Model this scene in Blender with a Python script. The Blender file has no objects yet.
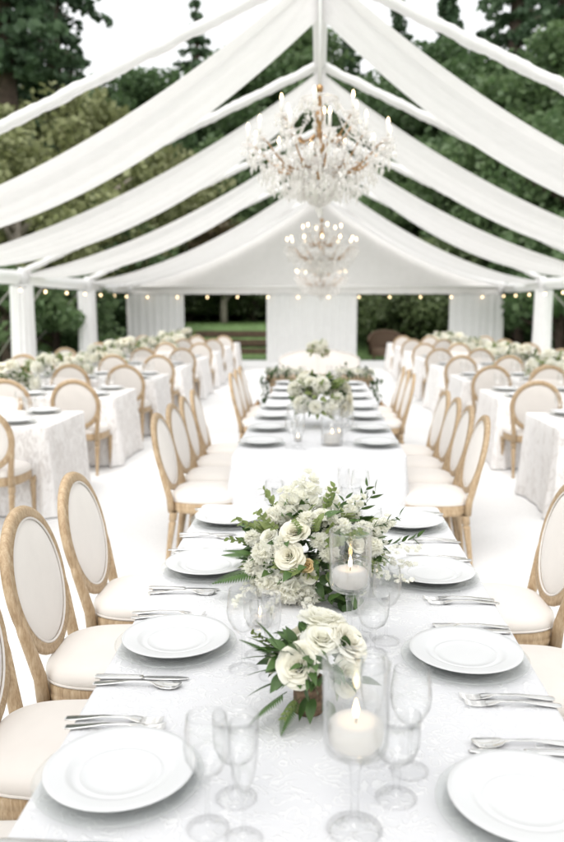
import bpy, math, random
import numpy as np
from mathutils import Vector, Matrix, Quaternion, Euler

random.seed(7)
rng = np.random.default_rng(11)
PI = math.pi
R = math.radians
sc = bpy.context.scene
COL = sc.collection

# ------------------------------------------------------------------ mesh builder
class MB:
    def __init__(self):
        self.v = []; self.f = []; self.n = 0
    def add(self, verts, faces, M=None):
        V = np.asarray(verts, dtype=float).reshape(-1, 3)
        if M is not None:
            A = np.array(M)
            V = V @ A[:3, :3].T + A[:3, 3]
        o = self.n
        self.v.append(V); self.n += len(V)
        for f in faces:
            self.f.append(tuple(i + o for i in f))
        return self
    def quads(self, V4):
        """V4: (n,4,3) loose quads"""
        V4 = np.asarray(V4, dtype=float)
        n = len(V4)
        o = self.n
        self.v.append(V4.reshape(-1, 3)); self.n += 4 * n
        idx = (np.arange(n)[:, None] * 4 + np.arange(4)[None] + o).tolist()
        self.f.extend(map(tuple, idx))
        return self
    def box(self, c, s, M=None):
        x, y, z = c; a, b, d = s[0]/2, s[1]/2, s[2]/2
        v = [(x+i*a, y+j*b, z+k*d) for k in (-1, 1) for j in (-1, 1) for i in (-1, 1)]
        return self.add(v, [(0,2,3,1), (4,5,7,6), (0,1,5,4), (2,6,7,3), (0,4,6,2), (1,3,7,5)], M)
    def grid(self, P, closed_u=False, M=None):
        """P: (nu,nv,3) points"""
        P = np.asarray(P, dtype=float)
        nu, nv = P.shape[:2]
        fs = []
        for i in range(nu if closed_u else nu - 1):
            i2 = (i + 1) % nu
            for j in range(nv - 1):
                fs.append((i*nv+j, i2*nv+j, i2*nv+j+1, i*nv+j+1))
        return self.add(P.reshape(-1, 3), fs, M)
    def lathe(self, prof, seg=24, M=None, cap0=False, cap1=False):
        P = np.zeros((seg, len(prof), 3))
        for i in range(seg):
            a = 2*PI*i/seg
            for j, (r, z) in enumerate(prof):
                P[i, j] = (r*math.cos(a), r*math.sin(a), z)
        o = self.n
        self.grid(P, True, M)
        m = len(prof)
        if cap0: self.f.append(tuple(o + i*m for i in range(seg))[::-1])
        if cap1: self.f.append(tuple(o + i*m + m-1 for i in range(seg)))
        return self
    def tube(self, path, rad, seg=8, M=None, caps=True, flat=1.0):
        pts = [Vector(p) for p in path]
        n = len(pts)
        rs = rad if hasattr(rad, '__len__') else [rad]*n
        P = np.zeros((n, seg, 3))
        up = None
        for i in range(n):
            t = (pts[min(i+1, n-1)] - pts[max(i-1, 0)])
            if t.length < 1e-9: t = Vector((0, 0, 1))
            t.normalize()
            if up is None:
                up = Vector((0, 0, 1)) if abs(t.z) < .9 else Vector((1, 0, 0))
            a = t.cross(up)
            if a.length < 1e-6: a = t.cross(Vector((0, 1, 0)))
            a.normalize(); b = a.cross(t).normalized(); up = b
            for k in range(seg):
                w = 2*PI*k/seg
                P[i, k] = pts[i] + a*(rs[i]*math.cos(w)) + b*(rs[i]*flat*math.sin(w))
        fs = []
        for i in range(n-1):
            for k in range(seg):
                k2 = (k+1) % seg
                fs.append((i*seg+k, i*seg+k2, (i+1)*seg+k2, (i+1)*seg+k))
        if caps:
            fs.append(tuple(range(seg))[::-1]); fs.append(tuple((n-1)*seg+k for k in range(seg)))
        return self.add(P.reshape(-1, 3), fs, M)
    def mesh(self, name, mat, smooth=True):
        me = bpy.data.meshes.new(name)
        V = np.concatenate(self.v) if self.v else np.zeros((0, 3))
        me.from_pydata(V.tolist(), [], self.f)
        me.materials.append(mat)
        if smooth: me.polygons.foreach_set('use_smooth', [True]*len(me.polygons))
        me.update()
        return me
    def build(self, name, mat, parent=None, smooth=True):
        return link(name, self.mesh(name, mat, smooth), parent)

def link(name, data, parent=None, loc=None):
    o = bpy.data.objects.new(name, data); COL.objects.link(o)
    if parent is not None: o.parent = parent
    if loc is not None: o.location = loc
    return o

def tag(o, label, cat, group=None):
    o['label'] = label; o['category'] = cat
    if group: o['group'] = group
    return o

def thing(name, label, cat, loc=(0, 0, 0), rz=0, group=None):
    o = bpy.data.objects.new(name, None); COL.objects.link(o)
    o.empty_display_size = .1
    o.location = loc; o.rotation_euler = (0, 0, rz)
    return tag(o, label, cat, group)

def structure(o, kind='structure'):
    o['kind'] = kind
    return o

def kids(o): return [c for c in ALLKIDS.get(o.name, [])] if False else list(o.children)

def dup(o, loc=None, rz=None, label=None, group=None, parent=None, scale=None):
    c = o.copy(); COL.objects.link(c)
    if parent is not None: c.parent = parent
    if loc is not None: c.location = loc
    if rz is not None: c.rotation_euler = (0, 0, rz)
    if scale is not None: c.scale = scale if hasattr(scale, '__len__') else (scale,)*3
    if label: c['label'] = label
    if group: c['group'] = group
    for ch in list(o.children):
        dup(ch, parent=c)
    return c

# ------------------------------------------------------------------ materials
def newmat(name):
    m = bpy.data.materials.new(name); m.use_nodes = True
    nt = m.node_tree; nt.nodes.clear()
    out = nt.nodes.new('ShaderNodeOutputMaterial')
    return m, nt, out
def N(nt, t, **kw):
    n = nt.nodes.new('ShaderNode' + t)
    for k, v in kw.items():
        if k in n.inputs: n.inputs[k].default_value = v
        else: setattr(n, k, v)
    return n
def ramp(nt, fac, stops):
    r = nt.nodes.new('ShaderNodeValToRGB'); cr = r.color_ramp
    while len(cr.elements) < len(stops): cr.elements.new(.5)
    for e, (p, c) in zip(cr.elements, stops):
        e.position = p; e.color = (*c, 1)
    nt.links.new(fac, r.inputs[0]); return r.outputs[0]
def coords(nt, kind='Object', scale=(1, 1, 1)):
    tc = N(nt, 'TexCoord'); mp = N(nt, 'Mapping'); mp.inputs['Scale'].default_value = scale
    nt.links.new(tc.outputs[kind], mp.inputs[0]); return mp.outputs[0]
def noise(nt, vec, scale, detail=4, rough=.55, dist=0):
    n = N(nt, 'TexNoise', Scale=scale, Detail=detail, Roughness=rough, Distortion=dist)
    nt.links.new(vec, n.inputs['Vector']); return n
def bump(nt, h, strength, dist):
    b = N(nt, 'Bump', Strength=strength, Distance=dist); nt.links.new(h, b.inputs['Height']); return b.outputs[0]
def pbr(nt, out, color=None, rough=.5, metal=0, normal=None, **kw):
    p = N(nt, 'BsdfPrincipled', Roughness=rough, Metallic=metal)
    for k, v in kw.items(): p.inputs[k.replace('_', ' ')].default_value = v
    if color is not None:
        if isinstance(color, tuple): p.inputs['Base Color'].default_value = (*color, 1)
        else: nt.links.new(color, p.inputs['Base Color'])
    if normal is not None: nt.links.new(normal, p.inputs['Normal'])
    nt.links.new(p.outputs[0], out.inputs[0]); return p

def m_simple(name, col, rough=.5, metal=0, var=.12, scale=20, bmp=0, **kw):
    m, nt, out = newmat(name)
    v = coords(nt); n = noise(nt, v, scale)
    c = ramp(nt, n.outputs[0], [(.3, tuple(x*(1-var) for x in col)), (.7, tuple(min(1, x*(1+var*.6)) for x in col))])
    nm = bump(nt, n.outputs[0], bmp, .01) if bmp else None
    pbr(nt, out, c, rough, metal, nm, **kw); return m

def m_wood():
    m, nt, out = newmat('weathered_oak')
    v = coords(nt, 'Object', (14, 14, 3))
    n1 = noise(nt, v, 3.5, 8, .65, .6); n2 = noise(nt, coords(nt, 'Object', (60, 60, 10)), 4, 5, .6)
    mx = N(nt, 'Math', operation='MULTIPLY_ADD'); nt.links.new(n1.outputs[0], mx.inputs[0]); mx.inputs[1].default_value = .65
    m2 = N(nt, 'Math', operation='MULTIPLY'); nt.links.new(n2.outputs[0], m2.inputs[0]); m2.inputs[1].default_value = .35
    nt.links.new(m2.outputs[0], mx.inputs[2])
    c = ramp(nt, mx.outputs[0], [(.28, (.20, .12, .06)), (.44, (.37, .255, .145)), (.58, (.50, .375, .24)), (.74, (.63, .54, .42))])
    pbr(nt, out, c, .5, 0, bump(nt, mx.outputs[0], .25, .004)); return m

def m_fabric(name, col, weave=900, trans=0., var=.05, wr=.0):
    m, nt, out = newmat(name)
    v = coords(nt)
    n = noise(nt, v, 7, 4); w = noise(nt, v, weave, 2)
    c = ramp(nt, n.outputs[0], [(.3, tuple(x*(1-var) for x in col)), (.7, tuple(min(1, x*(1+var)) for x in col))])
    nm = bump(nt, w.outputs[0], .15, .002)
    if wr:
        b2 = N(nt, 'Bump', Strength=wr, Distance=.03)
        w2 = noise(nt, coords(nt, 'Object', (1, 1, .25)), 6, 3, .5, .4)
        nt.links.new(w2.outputs[0], b2.inputs['Height']); nt.links.new(nm, b2.inputs['Normal']); nm = b2.outputs[0]
    p = pbr(nt, out, c, .85, 0, nm, Sheen_Weight=.2)
    if trans:
        t = N(nt, 'BsdfTranslucent'); nt.links.new(c, t.inputs[0])
        mx = N(nt, 'MixShader'); mx.inputs[0].default_value = trans
        nt.links.new(p.outputs[0], mx.inputs[1]); nt.links.new(t.outputs[0], mx.inputs[2]); nt.links.new(mx.outputs[0], out.inputs[0])
    return m

def m_damask():
    m, nt, out = newmat('embroidered_white_cloth')
    v = coords(nt)
    nd = noise(nt, v, 9, 3, .5)
    add = N(nt, 'MixRGB', blend_type='LINEAR_LIGHT'); add.inputs[0].default_value = .13
    nt.links.new(v, add.inputs[1]); nt.links.new(nd.outputs['Color'], add.inputs[2])
    vo = N(nt, 'TexVoronoi', Scale=16.0, feature='F1'); nt.links.new(add.outputs[0], vo.inputs['Vector'])
    mu = N(nt, 'Math', operation='MULTIPLY'); mu.inputs[1].default_value = 21; nt.links.new(vo.outputs['Distance'], mu.inputs[0])
    sep = N(nt, 'SeparateXYZ'); 
    sn = N(nt, 'Math', operation='SINE'); nt.links.new(mu.outputs[0], sn.inputs[0])
    brk = noise(nt, v, 16, 2, .5)
    br = ramp(nt, brk.outputs[0], [(.32, (0, 0, 0)), (.55, (1, 1, 1))])
    ml = N(nt, 'Math', operation='MULTIPLY'); nt.links.new(sn.outputs[0], ml.inputs[0]); nt.links.new(br, ml.inputs[1])
    cord = ramp(nt, ml.outputs[0], [(.25, (0, 0, 0)), (.75, (1, 1, 1))])
    c = ramp(nt, cord, [(0, (.645, .645, .66)), (1, (.725, .725, .73))])
    wv = noise(nt, v, 700, 2)
    b1 = N(nt, 'Bump', Strength=.45, Distance=.004); nt.links.new(cord, b1.inputs['Height'])
    b2 = N(nt, 'Bump', Strength=.12, Distance=.002); nt.links.new(wv.outputs[0], b2.inputs['Height']); nt.links.new(b1.outputs[0], b2.inputs['Normal'])
    wr = noise(nt, v, 2.2, 2, .5)
    b3 = N(nt, 'Bump', Strength=.25, Distance=.03); nt.links.new(wr.outputs[0], b3.inputs['Height']); nt.links.new(b2.outputs[0], b3.inputs['Normal'])
    pbr(nt, out, c, .85, 0, b3.outputs[0], Sheen_Weight=.1, Specular_IOR_Level=.15); return m

def m_toile():
    m, nt, out = newmat('pale_toile_cloth')
    v = coords(nt, 'Object', (1, 1, .55))
    n1 = noise(nt, v, 15, 8, .7, 1.6); n2 = noise(nt, v, 2.2, 3)
    f = N(nt, 'Math', operation='MULTIPLY'); nt.links.new(n1.outputs[0], f.inputs[0])
    k = ramp(nt, n2.outputs[0], [(.3, (.75, .75, .75)), (.7, (1.1, 1.1, 1.1))]); nt.links.new(k, f.inputs[1])
    c = ramp(nt, f.outputs[0], [(.40, (.80, .785, .775)), (.50, (.75, .725, .71)), (.57, (.57, .54, .52)), (.63, (.77, .75, .74))])
    pbr(nt, out, c, .8, 0, bump(nt, n1.outputs[0], .2, .01), Sheen_Weight=.2); return m

def m_glass(name, tint=(1, 1, 1), edge=.55, base=.05, rough=.02, body=0., bodycol=(.8, .8, .8), pw=2.2):
    """thin clear glass: sees through face-on, mirrors at the grazing edge"""
    m, nt, out = newmat(name)
    lw = N(nt, 'LayerWeight', Blend=.35)
    po = N(nt, 'Math', operation='POWER'); po.inputs[1].default_value = pw; nt.links.new(lw.outputs['Facing'], po.inputs[0])
    ma = N(nt, 'Math', operation='MULTIPLY_ADD'); ma.inputs[1].default_value = edge; ma.inputs[2].default_value = base
    nt.links.new(po.outputs[0], ma.inputs[0])
    t = N(nt, 'BsdfTransparent'); t.inputs[0].default_value = (*tint, 1)
    g = N(nt, 'BsdfGlossy', Roughness=rough)
    mx = N(nt, 'MixShader'); nt.links.new(ma.outputs[0], mx.inputs[0]); nt.links.new(t.outputs[0], mx.inputs[1]); nt.links.new(g.outputs[0], mx.inputs[2])
    o = mx
    if body:
        d = N(nt, 'BsdfDiffuse'); d.inputs[0].default_value = (*bodycol, 1)
        tl = N(nt, 'BsdfTranslucent'); tl.inputs[0].default_value = (*bodycol, 1)
        a = N(nt, 'AddShader'); 
        mm = N(nt, 'MixShader'); mm.inputs[0].default_value = .5; nt.links.new(d.outputs[0], mm.inputs[1]); nt.links.new(tl.outputs[0], mm.inputs[2])
        m3 = N(nt, 'MixShader'); m3.inputs[0].default_value = body; nt.links.new(mx.outputs[0], m3.inputs[1]); nt.links.new(mm.outputs[0], m3.inputs[2]); o = m3
    nt.links.new(o.outputs[0], out.inputs[0]); return m

def m_emit(name, col, s):
    m, nt, out = newmat(name)
    v = coords(nt); n = noise(nt, v, 30)
    c = ramp(nt, n.outputs[0], [(.3, col), (.7, tuple(min(1, x*1.05) for x in col))])
    e = N(nt, 'Emission', Strength=s); nt.links.new(c, e.inputs[0]); nt.links.new(e.outputs[0], out.inputs[0]); return m

def m_leaf(name, stops, trans=.35, scale=.8, fine=14, rough=.5, rnd=.25):
    m, nt, out = newmat(name)
    v = coords(nt); n1 = noise(nt, v, scale, 3); n2 = noise(nt, v, fine, 3)
    a = N(nt, 'Math', operation='ADD'); nt.links.new(n1.outputs[0], a.inputs[0]); nt.links.new(n2.outputs[0], a.inputs[1])
    oi = N(nt, 'ObjectInfo')
    b = N(nt, 'Math', operation='MULTIPLY_ADD'); b.inputs[1].default_value = rnd; nt.links.new(oi.outputs['Random'], b.inputs[0]); nt.links.new(a.outputs[0], b.inputs[2])
    h = N(nt, 'Math', operation='MULTIPLY'); h.inputs[1].default_value = .5; nt.links.new(b.outputs[0], h.inputs[0])
    c = ramp(nt, h.outputs[0], stops)
    d = N(nt, 'BsdfPrincipled', Roughness=rough); nt.links.new(c, d.inputs['Base Color'])
    t = N(nt, 'BsdfTranslucent'); nt.links.new(c, t.inputs[0])
    mx = N(nt, 'MixShader'); mx.inputs[0].default_value = trans
    nt.links.new(d.outputs[0], mx.inputs[1]); nt.links.new(t.outputs[0], mx.inputs[2]); nt.links.new(mx.outputs[0], out.inputs[0]); return m

WOOD = m_wood()
LINEN = m_fabric('cream_linen', (.715, .675, .635), 700, 0, .03)
DAMASK = m_damask()
TOILE = m_toile()
DRAPE = m_fabric('white_sheer_drape', (.80, .79, .785), 500, .30, .02, .12)
CURTAIN = m_fabric('white_curtain', (.84, .835, .83), 500, .3, .02, .05)
GABLE = m_fabric('white_gable_cloth', (.82, .80, .79), 500, .2, .02, .05)
CARPET = m_simple('white_carpet', (.765, .762, .76), .9, 0, .05, 60, .25)
CHINA = m_simple('white_china', (.635, .64, .645), .22, 0, .02, 5, 0, Specular_IOR_Level=.3)
SILVER = m_simple('polished_silver', (.80, .79, .77), .16, 1, .06, 40)
GLASS = m_glass('clear_glass', (.997, .998, .998), .85, .05, pw=2.4)
HURGLASS = m_glass('thick_clear_glass', (.995, .997, .997), .9, .07, pw=1.8)
CHARGER = m_glass('pale_green_glass', (.985, .992, .988), .22, .06, .05, .07, (.78, .81, .795))
CRYSTAL = m_glass('cut_crystal', (.99, .985, .97), .8, .16, .08, .48, (.95, .93, .91))
BRONZE = m_simple('gilt_bronze', (.40, .25, .13), .35, 1, .35, 30)
WAX = m_fabric('ivory_wax', (.86, .84, .81), 300, .4, .02)
FLAME = m_emit('candle_flame', (1, .66, .32), 7)
BULB = m_emit('warm_bulb', (1, .72, .42), 3)
CBULB = m_emit('chandelier_bulb', (1, .70, .40), 6)
WICK = m_simple('wick', (.05, .045, .04), .9)
ROSE = m_leaf('ivory_rose_petal', [(.3, (.82, .77, .60)), (.5, (.88, .85, .72)), (.75, (.91, .89, .81))], .3, 9, 30, .6, .35)
PEACH = m_leaf('peach_petal', [(.3, (.80, .55, .25)), (.7, (.85, .70, .42))], .3, 9, 30, .6)
WHITEP = m_leaf('white_petal', [(.3, (.91, .90, .78)), (.55, (.94, .93, .86)), (.75, (.94, .94, .90))], .5, 9, 40, .6, .2)
LEAFD = m_leaf('deep_green_leaf', [(.3, (.022, .05, .014)), (.55, (.05, .10, .025)), (.8, (.09, .15, .04))], .25, 8, 40, .4, .3)
LEAFL = m_leaf('fresh_green_leaf', [(.3, (.10, .15, .035)), (.55, (.20, .26, .08)), (.8, (.32, .37, .16))], .35, 8, 40, .45, .3)
FERN = m_leaf('fern_green', [(.3, (.05, .11, .03)), (.7, (.13, .22, .07))], .3, 8, 40, .45, .2)
STEMM = m_simple('green_stem', (.12, .17, .06), .6)
BARKV = m_simple('birch_bark', (.20, .13, .08), .8, 0, .7, 70, .6)
GREYMETAL = m_simple('grey_webbing', (.42, .40, .37), .7, 0, .15, 30)
WHITEPAINT = m_simple('white_paint', (.78, .77, .75), .45, 0, .04, 12)
CABLE = m_simple('dark_cable', (.03, .03, .03), .6)
BARK = m_simple('tree_bark', (.085, .06, .045), .9, 0, .4, 6, .6)
PALEBARK = m_simple('pale_bark', (.34, .30, .25), .9, 0, .3, 6, .4)
FIRL = m_leaf('fir_needles', [(.35, (.045, .085, .045)), (.55, (.075, .130, .068)), (.75, (.115, .18, .095))], .35, .5, 3, .6, .3)
BROADL = m_leaf('broad_leaves', [(.35, (.060, .110, .045)), (.55, (.100, .165, .068)), (.8, (.165, .235, .105))], .45, .5, 3, .55, .35)
OLIVEL = m_leaf('sunlit_olive_leaves', [(.35, (.13, .15, .055)), (.55, (.22, .24, .105)), (.8, (.32, .33, .17))], .35, .5, 3, .55, .35)
LAURELL = m_leaf('laurel_leaves', [(.35, (.06, .10, .04)), (.55, (.12, .165, .07)), (.8, (.20, .25, .12))], .4, .8, 5, .4, .35)
RUSTL = m_leaf('rusty_leaves', [(.35, (.06, .05, .025)), (.55, (.10, .075, .038)), (.8, (.15, .13, .06))], .35, .5, 3, .55, .3)
GRASSM = m_simple('lawn_grass', (.115, .195, .065), .9, 0, .35, 3, .5)
GRASSB = m_leaf('grass_blades', [(.3, (.10, .17, .05)), (.7, (.15, .235, .08))], .35, 2, 20, .6)
TIMBER = m_simple('dark_timber', (.10, .065, .04), .8, 0, .4, 12, .4)
WICKER = m_simple('brown_wicker', (.12, .075, .045), .7, 0, .5, 50, .6)

# ------------------------------------------------------------------ helpers for placing
HC = 1.70
PITCH, YAW = 8.04, 2.58
FPX = 800.0
CAMROT = Euler((R(90 - PITCH), 0, R(YAW))).to_matrix()
def project(p):
    v = CAMROT.transposed() @ (Vector(p) - Vector((0, 0, HC)))
    if v.z > -.05: return None
    return 282 + FPX*v.x/-v.z, 421 - FPX*v.y/-v.z
def inview(p, m=35):
    q = project(p)
    return q is not None and -m < q[0] < 564+m and -m < q[1] < 842+m
ORD = ['first', 'second', 'third', 'fourth', 'fifth', 'sixth', 'seventh', 'eighth', 'ninth']
def orient(n, roll=0):
    q = Vector(n).normalized().to_track_quat('Z', 'Y')
    return q.to_matrix().to_4x4() @ Matrix.Rotation(roll, 4, 'Z')
def TM(loc, M=None, s=1):
    return Matrix.Translation(loc) @ (M if M is not None else Matrix.Identity(4)) @ Matrix.Scale(s, 4)

# ------------------------------------------------------------------ ground, hill, floor
def ground_h(x, y):
    def ss(t): t = max(0, min(1, t)); return t*t*(3-2*t)
    h = 0
    h += 7.5*ss((-x-9)/24)*ss((y-4)/22)
    h += 5.0*ss((x-9)/28)*ss((y-6)/25)
    h += 1.0*ss((y-29)/3)+6*ss((y-44)/40)
    h += .25*math.sin(x*.23+1)*math.sin(y*.19)*ss((abs(x)-9)/8)
    return h
def build_ground():
    xs = np.concatenate([np.linspace(-260, -50, 12)[:-1], np.linspace(-50, 50, 81), np.linspace(50, 260, 12)[1:]])
    ys = np.concatenate([np.linspace(-120, -6, 8)[:-1], np.linspace(-6, 66, 73), np.linspace(66, 320, 16)[1:]])
    P = np.zeros((len(xs), len(ys), 3))
    for i, x in enumerate(xs):
        for j, y in enumerate(ys): P[i, j] = (x, y, ground_h(x, y) - .02)
    structure(MB().grid(P).build('ground', GRASSM))
    f = MB().box((-.17, 10.6, -.005), (13.0, 31.2, .02))
    structure(f.build('floor', CARPET, smooth=False))
    q = []
    for _ in range(26000):
        x, y = rng.uniform(-9, 9), rng.uniform(26.3, 46)
        z = ground_h(x, y) - .03; a = rng.uniform(0, PI); h = rng.uniform(.03, .08); w = .012
        dx, dy = math.cos(a)*w, math.sin(a)*w; lx, ly = rng.normal(0, .03, 2)
        q.append([(x-dx, y-dy, z), (x+dx, y+dy, z), (x+lx+dx*.2, y+ly+dy*.2, z+h), (x+lx-dx*.2, y+ly-dy*.2, z+h)])
    structure(MB().quads(q).build('grass', GRASSB), 'stuff')
build_ground()

# ------------------------------------------------------------------ tent
XL, XR = -6.02, 5.70
ZR, ZE = 5.13, 2.40
RAFT = [8.7, 12.0, 16.2, 20.8, 25.3]
YB = 25.3
def build_tent():
    t = thing('tent_frame', 'white tube frame of the open party tent over the whole floor', 'tent')
    for y in RAFT + [4.4]:
        for xe in (XL, XR):
            nn = 90; rr = np.random.default_rng(int(y*10)); w1 = rr.uniform(0, 6)
            MB().tube([(xe*q/nn, y + .012*math.sin(q*.7+w1), ZR+(ZE-ZR)*q/nn + .004*math.sin(q*1.1+w1)) for q in range(nn+1)],
                      [.078 + .005*math.sin(q*2.6+w1) + .005*math.sin(q*.83) for q in range(nn+1)], 12, flat=.8).build('rafter', DRAPE, t)
            MB().tube([(xe, y, 0), (xe, y, 1.2), (xe, y, ZE-.06)], .045, 10).build('post', WHITEPAINT, t)
    MB().tube([(0, -2, ZR+.02), (0, 12, ZR+.02), (0, YB, ZR+.02)], .09, 10).build('ridge_beam', DRAPE, t)
    # fabric-wrapped eaves with a hanging valance
    for xe in (XL, XR):
        s = 1 if xe > 0 else -1
        ys = np.linspace(-2, YB, 90); P = np.zeros((90, 9, 3))
        for i, y in enumerate(ys):
            d = min(abs(y-r) for r in RAFT+[4.4])
            sag = .03*min(1, d/1.5)
            for j in range(9):
                a = j/8
                P[i, j] = (xe - s*.07*math.sin(PI*a) + s*.012*math.sin(y*9+j), y, ZE+.05-sag - .27*a)
        MB().grid(P).build('eave_valance', CURTAIN, t)
        MB().tube([(xe+s*.02, -2, ZE-.02), (xe+s*.02, YB, ZE-.02)], .05, 8).build('eave_beam', WHITEPAINT, t)
    MB().tube([(XL, YB, ZE-.04), (XR, YB, ZE-.04)], .05, 8).build('eave_beam', WHITEPAINT, t)
    # gathers where the swags are tied to the eave
    for y in RAFT:
        for xe in (XL, XR):
            s = 1 if xe > 0 else -1
            P = np.zeros((14, 6, 3))
            for i in range(14):
                a = 2*PI*i/14
                for j in range(6):
                    b = j/5; r = (.10+.045*math.sin(b*PI))*(1+.18*math.sin(a*5+j))
                    P[i, j] = (xe - s*.05 + r*math.cos(a)*.7, y + r*math.sin(a)*1.4, ZE+.10-.34*b)
            MB().grid(P, True).build('tied_gather', CURTAIN, t)
    # gable
    n = 60; P = np.zeros((n+1, 14, 3))
    for i in range(n+1):
        x = XL + (XR-XL)*i/n
        top = ZR - (ZR-ZE)*(x/XL if x < 0 else x/XR)
        for j in range(14):
            b = j/13
            P[i, j] = (x, YB+.02+.015*math.sin(x*7+b*2)*(1-b*.5), 2.13 + (top-2.13)*b)
    tag(MB().grid(P).build('gable_panel', GABLE), 'white triangular cloth gable closing the far end of the tent', 'tent wall')
    # ceiling swags
    info = [(8.5, 9.9, .56, .70, 'broadest ceiling swag, nearest one, hanging over the first chandelier'),
            (12.05, 13.55, .42, .60, 'second ceiling swag from the front, just behind the first chandelier'),
            (16.1, 17.6, .39, .64, 'third ceiling swag from the front, above the middle chandelier'),
            (20.6, 22.6, .46, .62, 'fourth ceiling swag from the front, ahead of the gable'),
            (23.6, 25.2, .5, .42, 'last ceiling swag lying against the gable cloth')]
    info += [(3.5, 5.0, .55, .6, 'ceiling swag added overhead out of view to shade the nearest table'), (-.6, .9, .55, .6, 'ceiling swag added out of view above the camera, for shade')]  # unseen extra swags, added to shade the near table
    for k, (y0, y1, s0, s1, lab) in enumerate(info):
        nu, nv = 81, 41; P = np.zeros((nu, nv, 3)); ph = rng.uniform(0, 6, 4)
        for i in range(nu):
            u = -1 + 2*i/(nu-1); xe = XR if u > 0 else XL; tt = abs(u)
            for j in range(nv):
                v = j/(nv-1)
                sag = (s0 + (s1-s0)*v)*4*tt*(1-tt)
                # gathered a little toward both ends, soft lengthwise folds, a seam down the middle
                g = 1 - .18*tt**4
                y = y0 + (y1-y0)*(.5+(v-.5)*g)
                fold = .020*math.sin(v*9+ph[0]+tt*1.5)*(.4+.6*math.sin(PI*tt)) + .012*math.sin(v*23+ph[1]+u*3)*(.5+tt) + .004*math.sin(v*51+ph[2]+u*4)*(.3+tt)
                seam = -.012*math.exp(-((v-.5)/.03)**2)
                z = ZR - .07 - (ZR-ZE-.02)*tt - sag + fold + seam
                P[i, j] = (xe*tt*(1 if True else 1), y, z)
        tag(MB().grid(P).build('ceiling_swag', DRAPE), 'white fabric ' + lab, 'ceiling drape', 'fabric swags across the tent roof')
    # thin bracing wires behind the swags
    for k, (y0, y1, w) in enumerate([(8.9, 12, 'ahead of'), (12.2, 16.2, 'behind'), (16.4, 20.8, 'well beyond')]):
        for s, xe in ((-1, XL), (1, XR)):
            side = 'left' if s < 0 else 'right'
            o = MB().tube([(0, y0, ZR-.05), (xe*.62, y1, ZE+(ZR-ZE)*.38)], .012, 6).build('bracing_cable', WHITEPAINT)
            tag(o, 'thin pale roof brace on the %s slope, %s' % (side, ('between the two nearest rafters', 'behind the second swag', 'behind the third swag')[k]), 'cable', 'thin braces in the tent roof')
build_tent()

def pleated(pts, ztop, zbot, pleats, amp, closed, name, label, cat='curtain', group='white drapes round the tent', flare=.0):
    """pts: function u-> (x,y), with outward normal"""
    n = pleats*8; m = 16
    P = np.zeros((n+1 if not closed else n, m, 3)); ph = rng.uniform(0, 6, 3)
    for i in range(P.shape[0]):
        u = i/n
        (x, y), (nx, ny) = pts(u)
        for j in range(m):
            b = j/(m-1)
            w = math.sin(2*PI*pleats*u + ph[0] + .6*math.sin(b*2+u*7)) + .4*math.sin(2*PI*pleats*.43*u + ph[1] + b)
            d = amp*w*(.55+.45*b) + flare*b*b
            P[i, j] = (x+nx*d, y+ny*d, ztop + (zbot-ztop)*b)
    return tag(MB().grid(P, closed).build(name, CURTAIN), label, cat, group)

def build_curtains():
    def col(cx, cy, rx, ry):
        return lambda u: ((cx+rx*math.cos(2*PI*u), cy+ry*math.sin(2*PI*u)), (math.cos(2*PI*u), math.sin(2*PI*u)))
    labs = {(-1, 16.2): 'white drape wrapped round the broad tent post at far left', (-1, 20.8): 'white drape round the slimmer left post, next to the corner curtain',
            (1, 20.8): 'white drape round the tent post on the right', (1, 16.2): 'white drape round the tent post beyond the right edge',
            (-1, 12.0): 'white drape round the post beyond the left edge'}
    for (s, y), lab in labs.items():
        if y < 16: continue
        pleated(col((XL if s < 0 else XR), y, .20, .33), 2.16, .01, 13, .022, True, 'post_drape', lab, flare=.03)
    def straight(x0, x1, y):
        return lambda u: ((x0+(x1-x0)*u, y), (0, -1))
    pleated(straight(-5.98, -4.22, YB-.06), 2.14, .01, 8, .014, False, 'back_curtain', 'white curtain panel in the left back corner of the tent')
    pleated(straight(-1.62, 1.20, YB-.06), 2.14, .01, 11, .013, False, 'back_curtain', 'wide white curtain panel at the middle of the back wall')
    pleated(straight(4.05, 5.66, YB-.06), 2.14, .01, 7, .014, False, 'back_curtain', 'white curtain panel in the right back corner of the tent')
    # guy straps
    for (x, y, dx, lab) in [(XL, 20.8, -2.2, 'pale guy strap slanting down from the slimmer left post'), (XL-.3, 18.6, -1.7, 'pale guy strap slanting down between the two left posts'),
                            (XR, 20.8, 2.3, 'pale guy strap slanting down from the right post'), (XR, YB, 2.4, 'pale guy strap slanting down from the right back corner'),
                            (XL, 16.2, -2.2, 'pale guy strap slanting down from the broad left post')]:
        o = MB().tube([(x, y, 2.32), (x+dx, y+.3, .03 + ground_h(x+dx, y+.3))], .032, 6, flat=.35).build('guy_strap', GREYMETAL)
        tag(o, lab, 'strap', 'guy straps holding the tent')
build_curtains()

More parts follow.
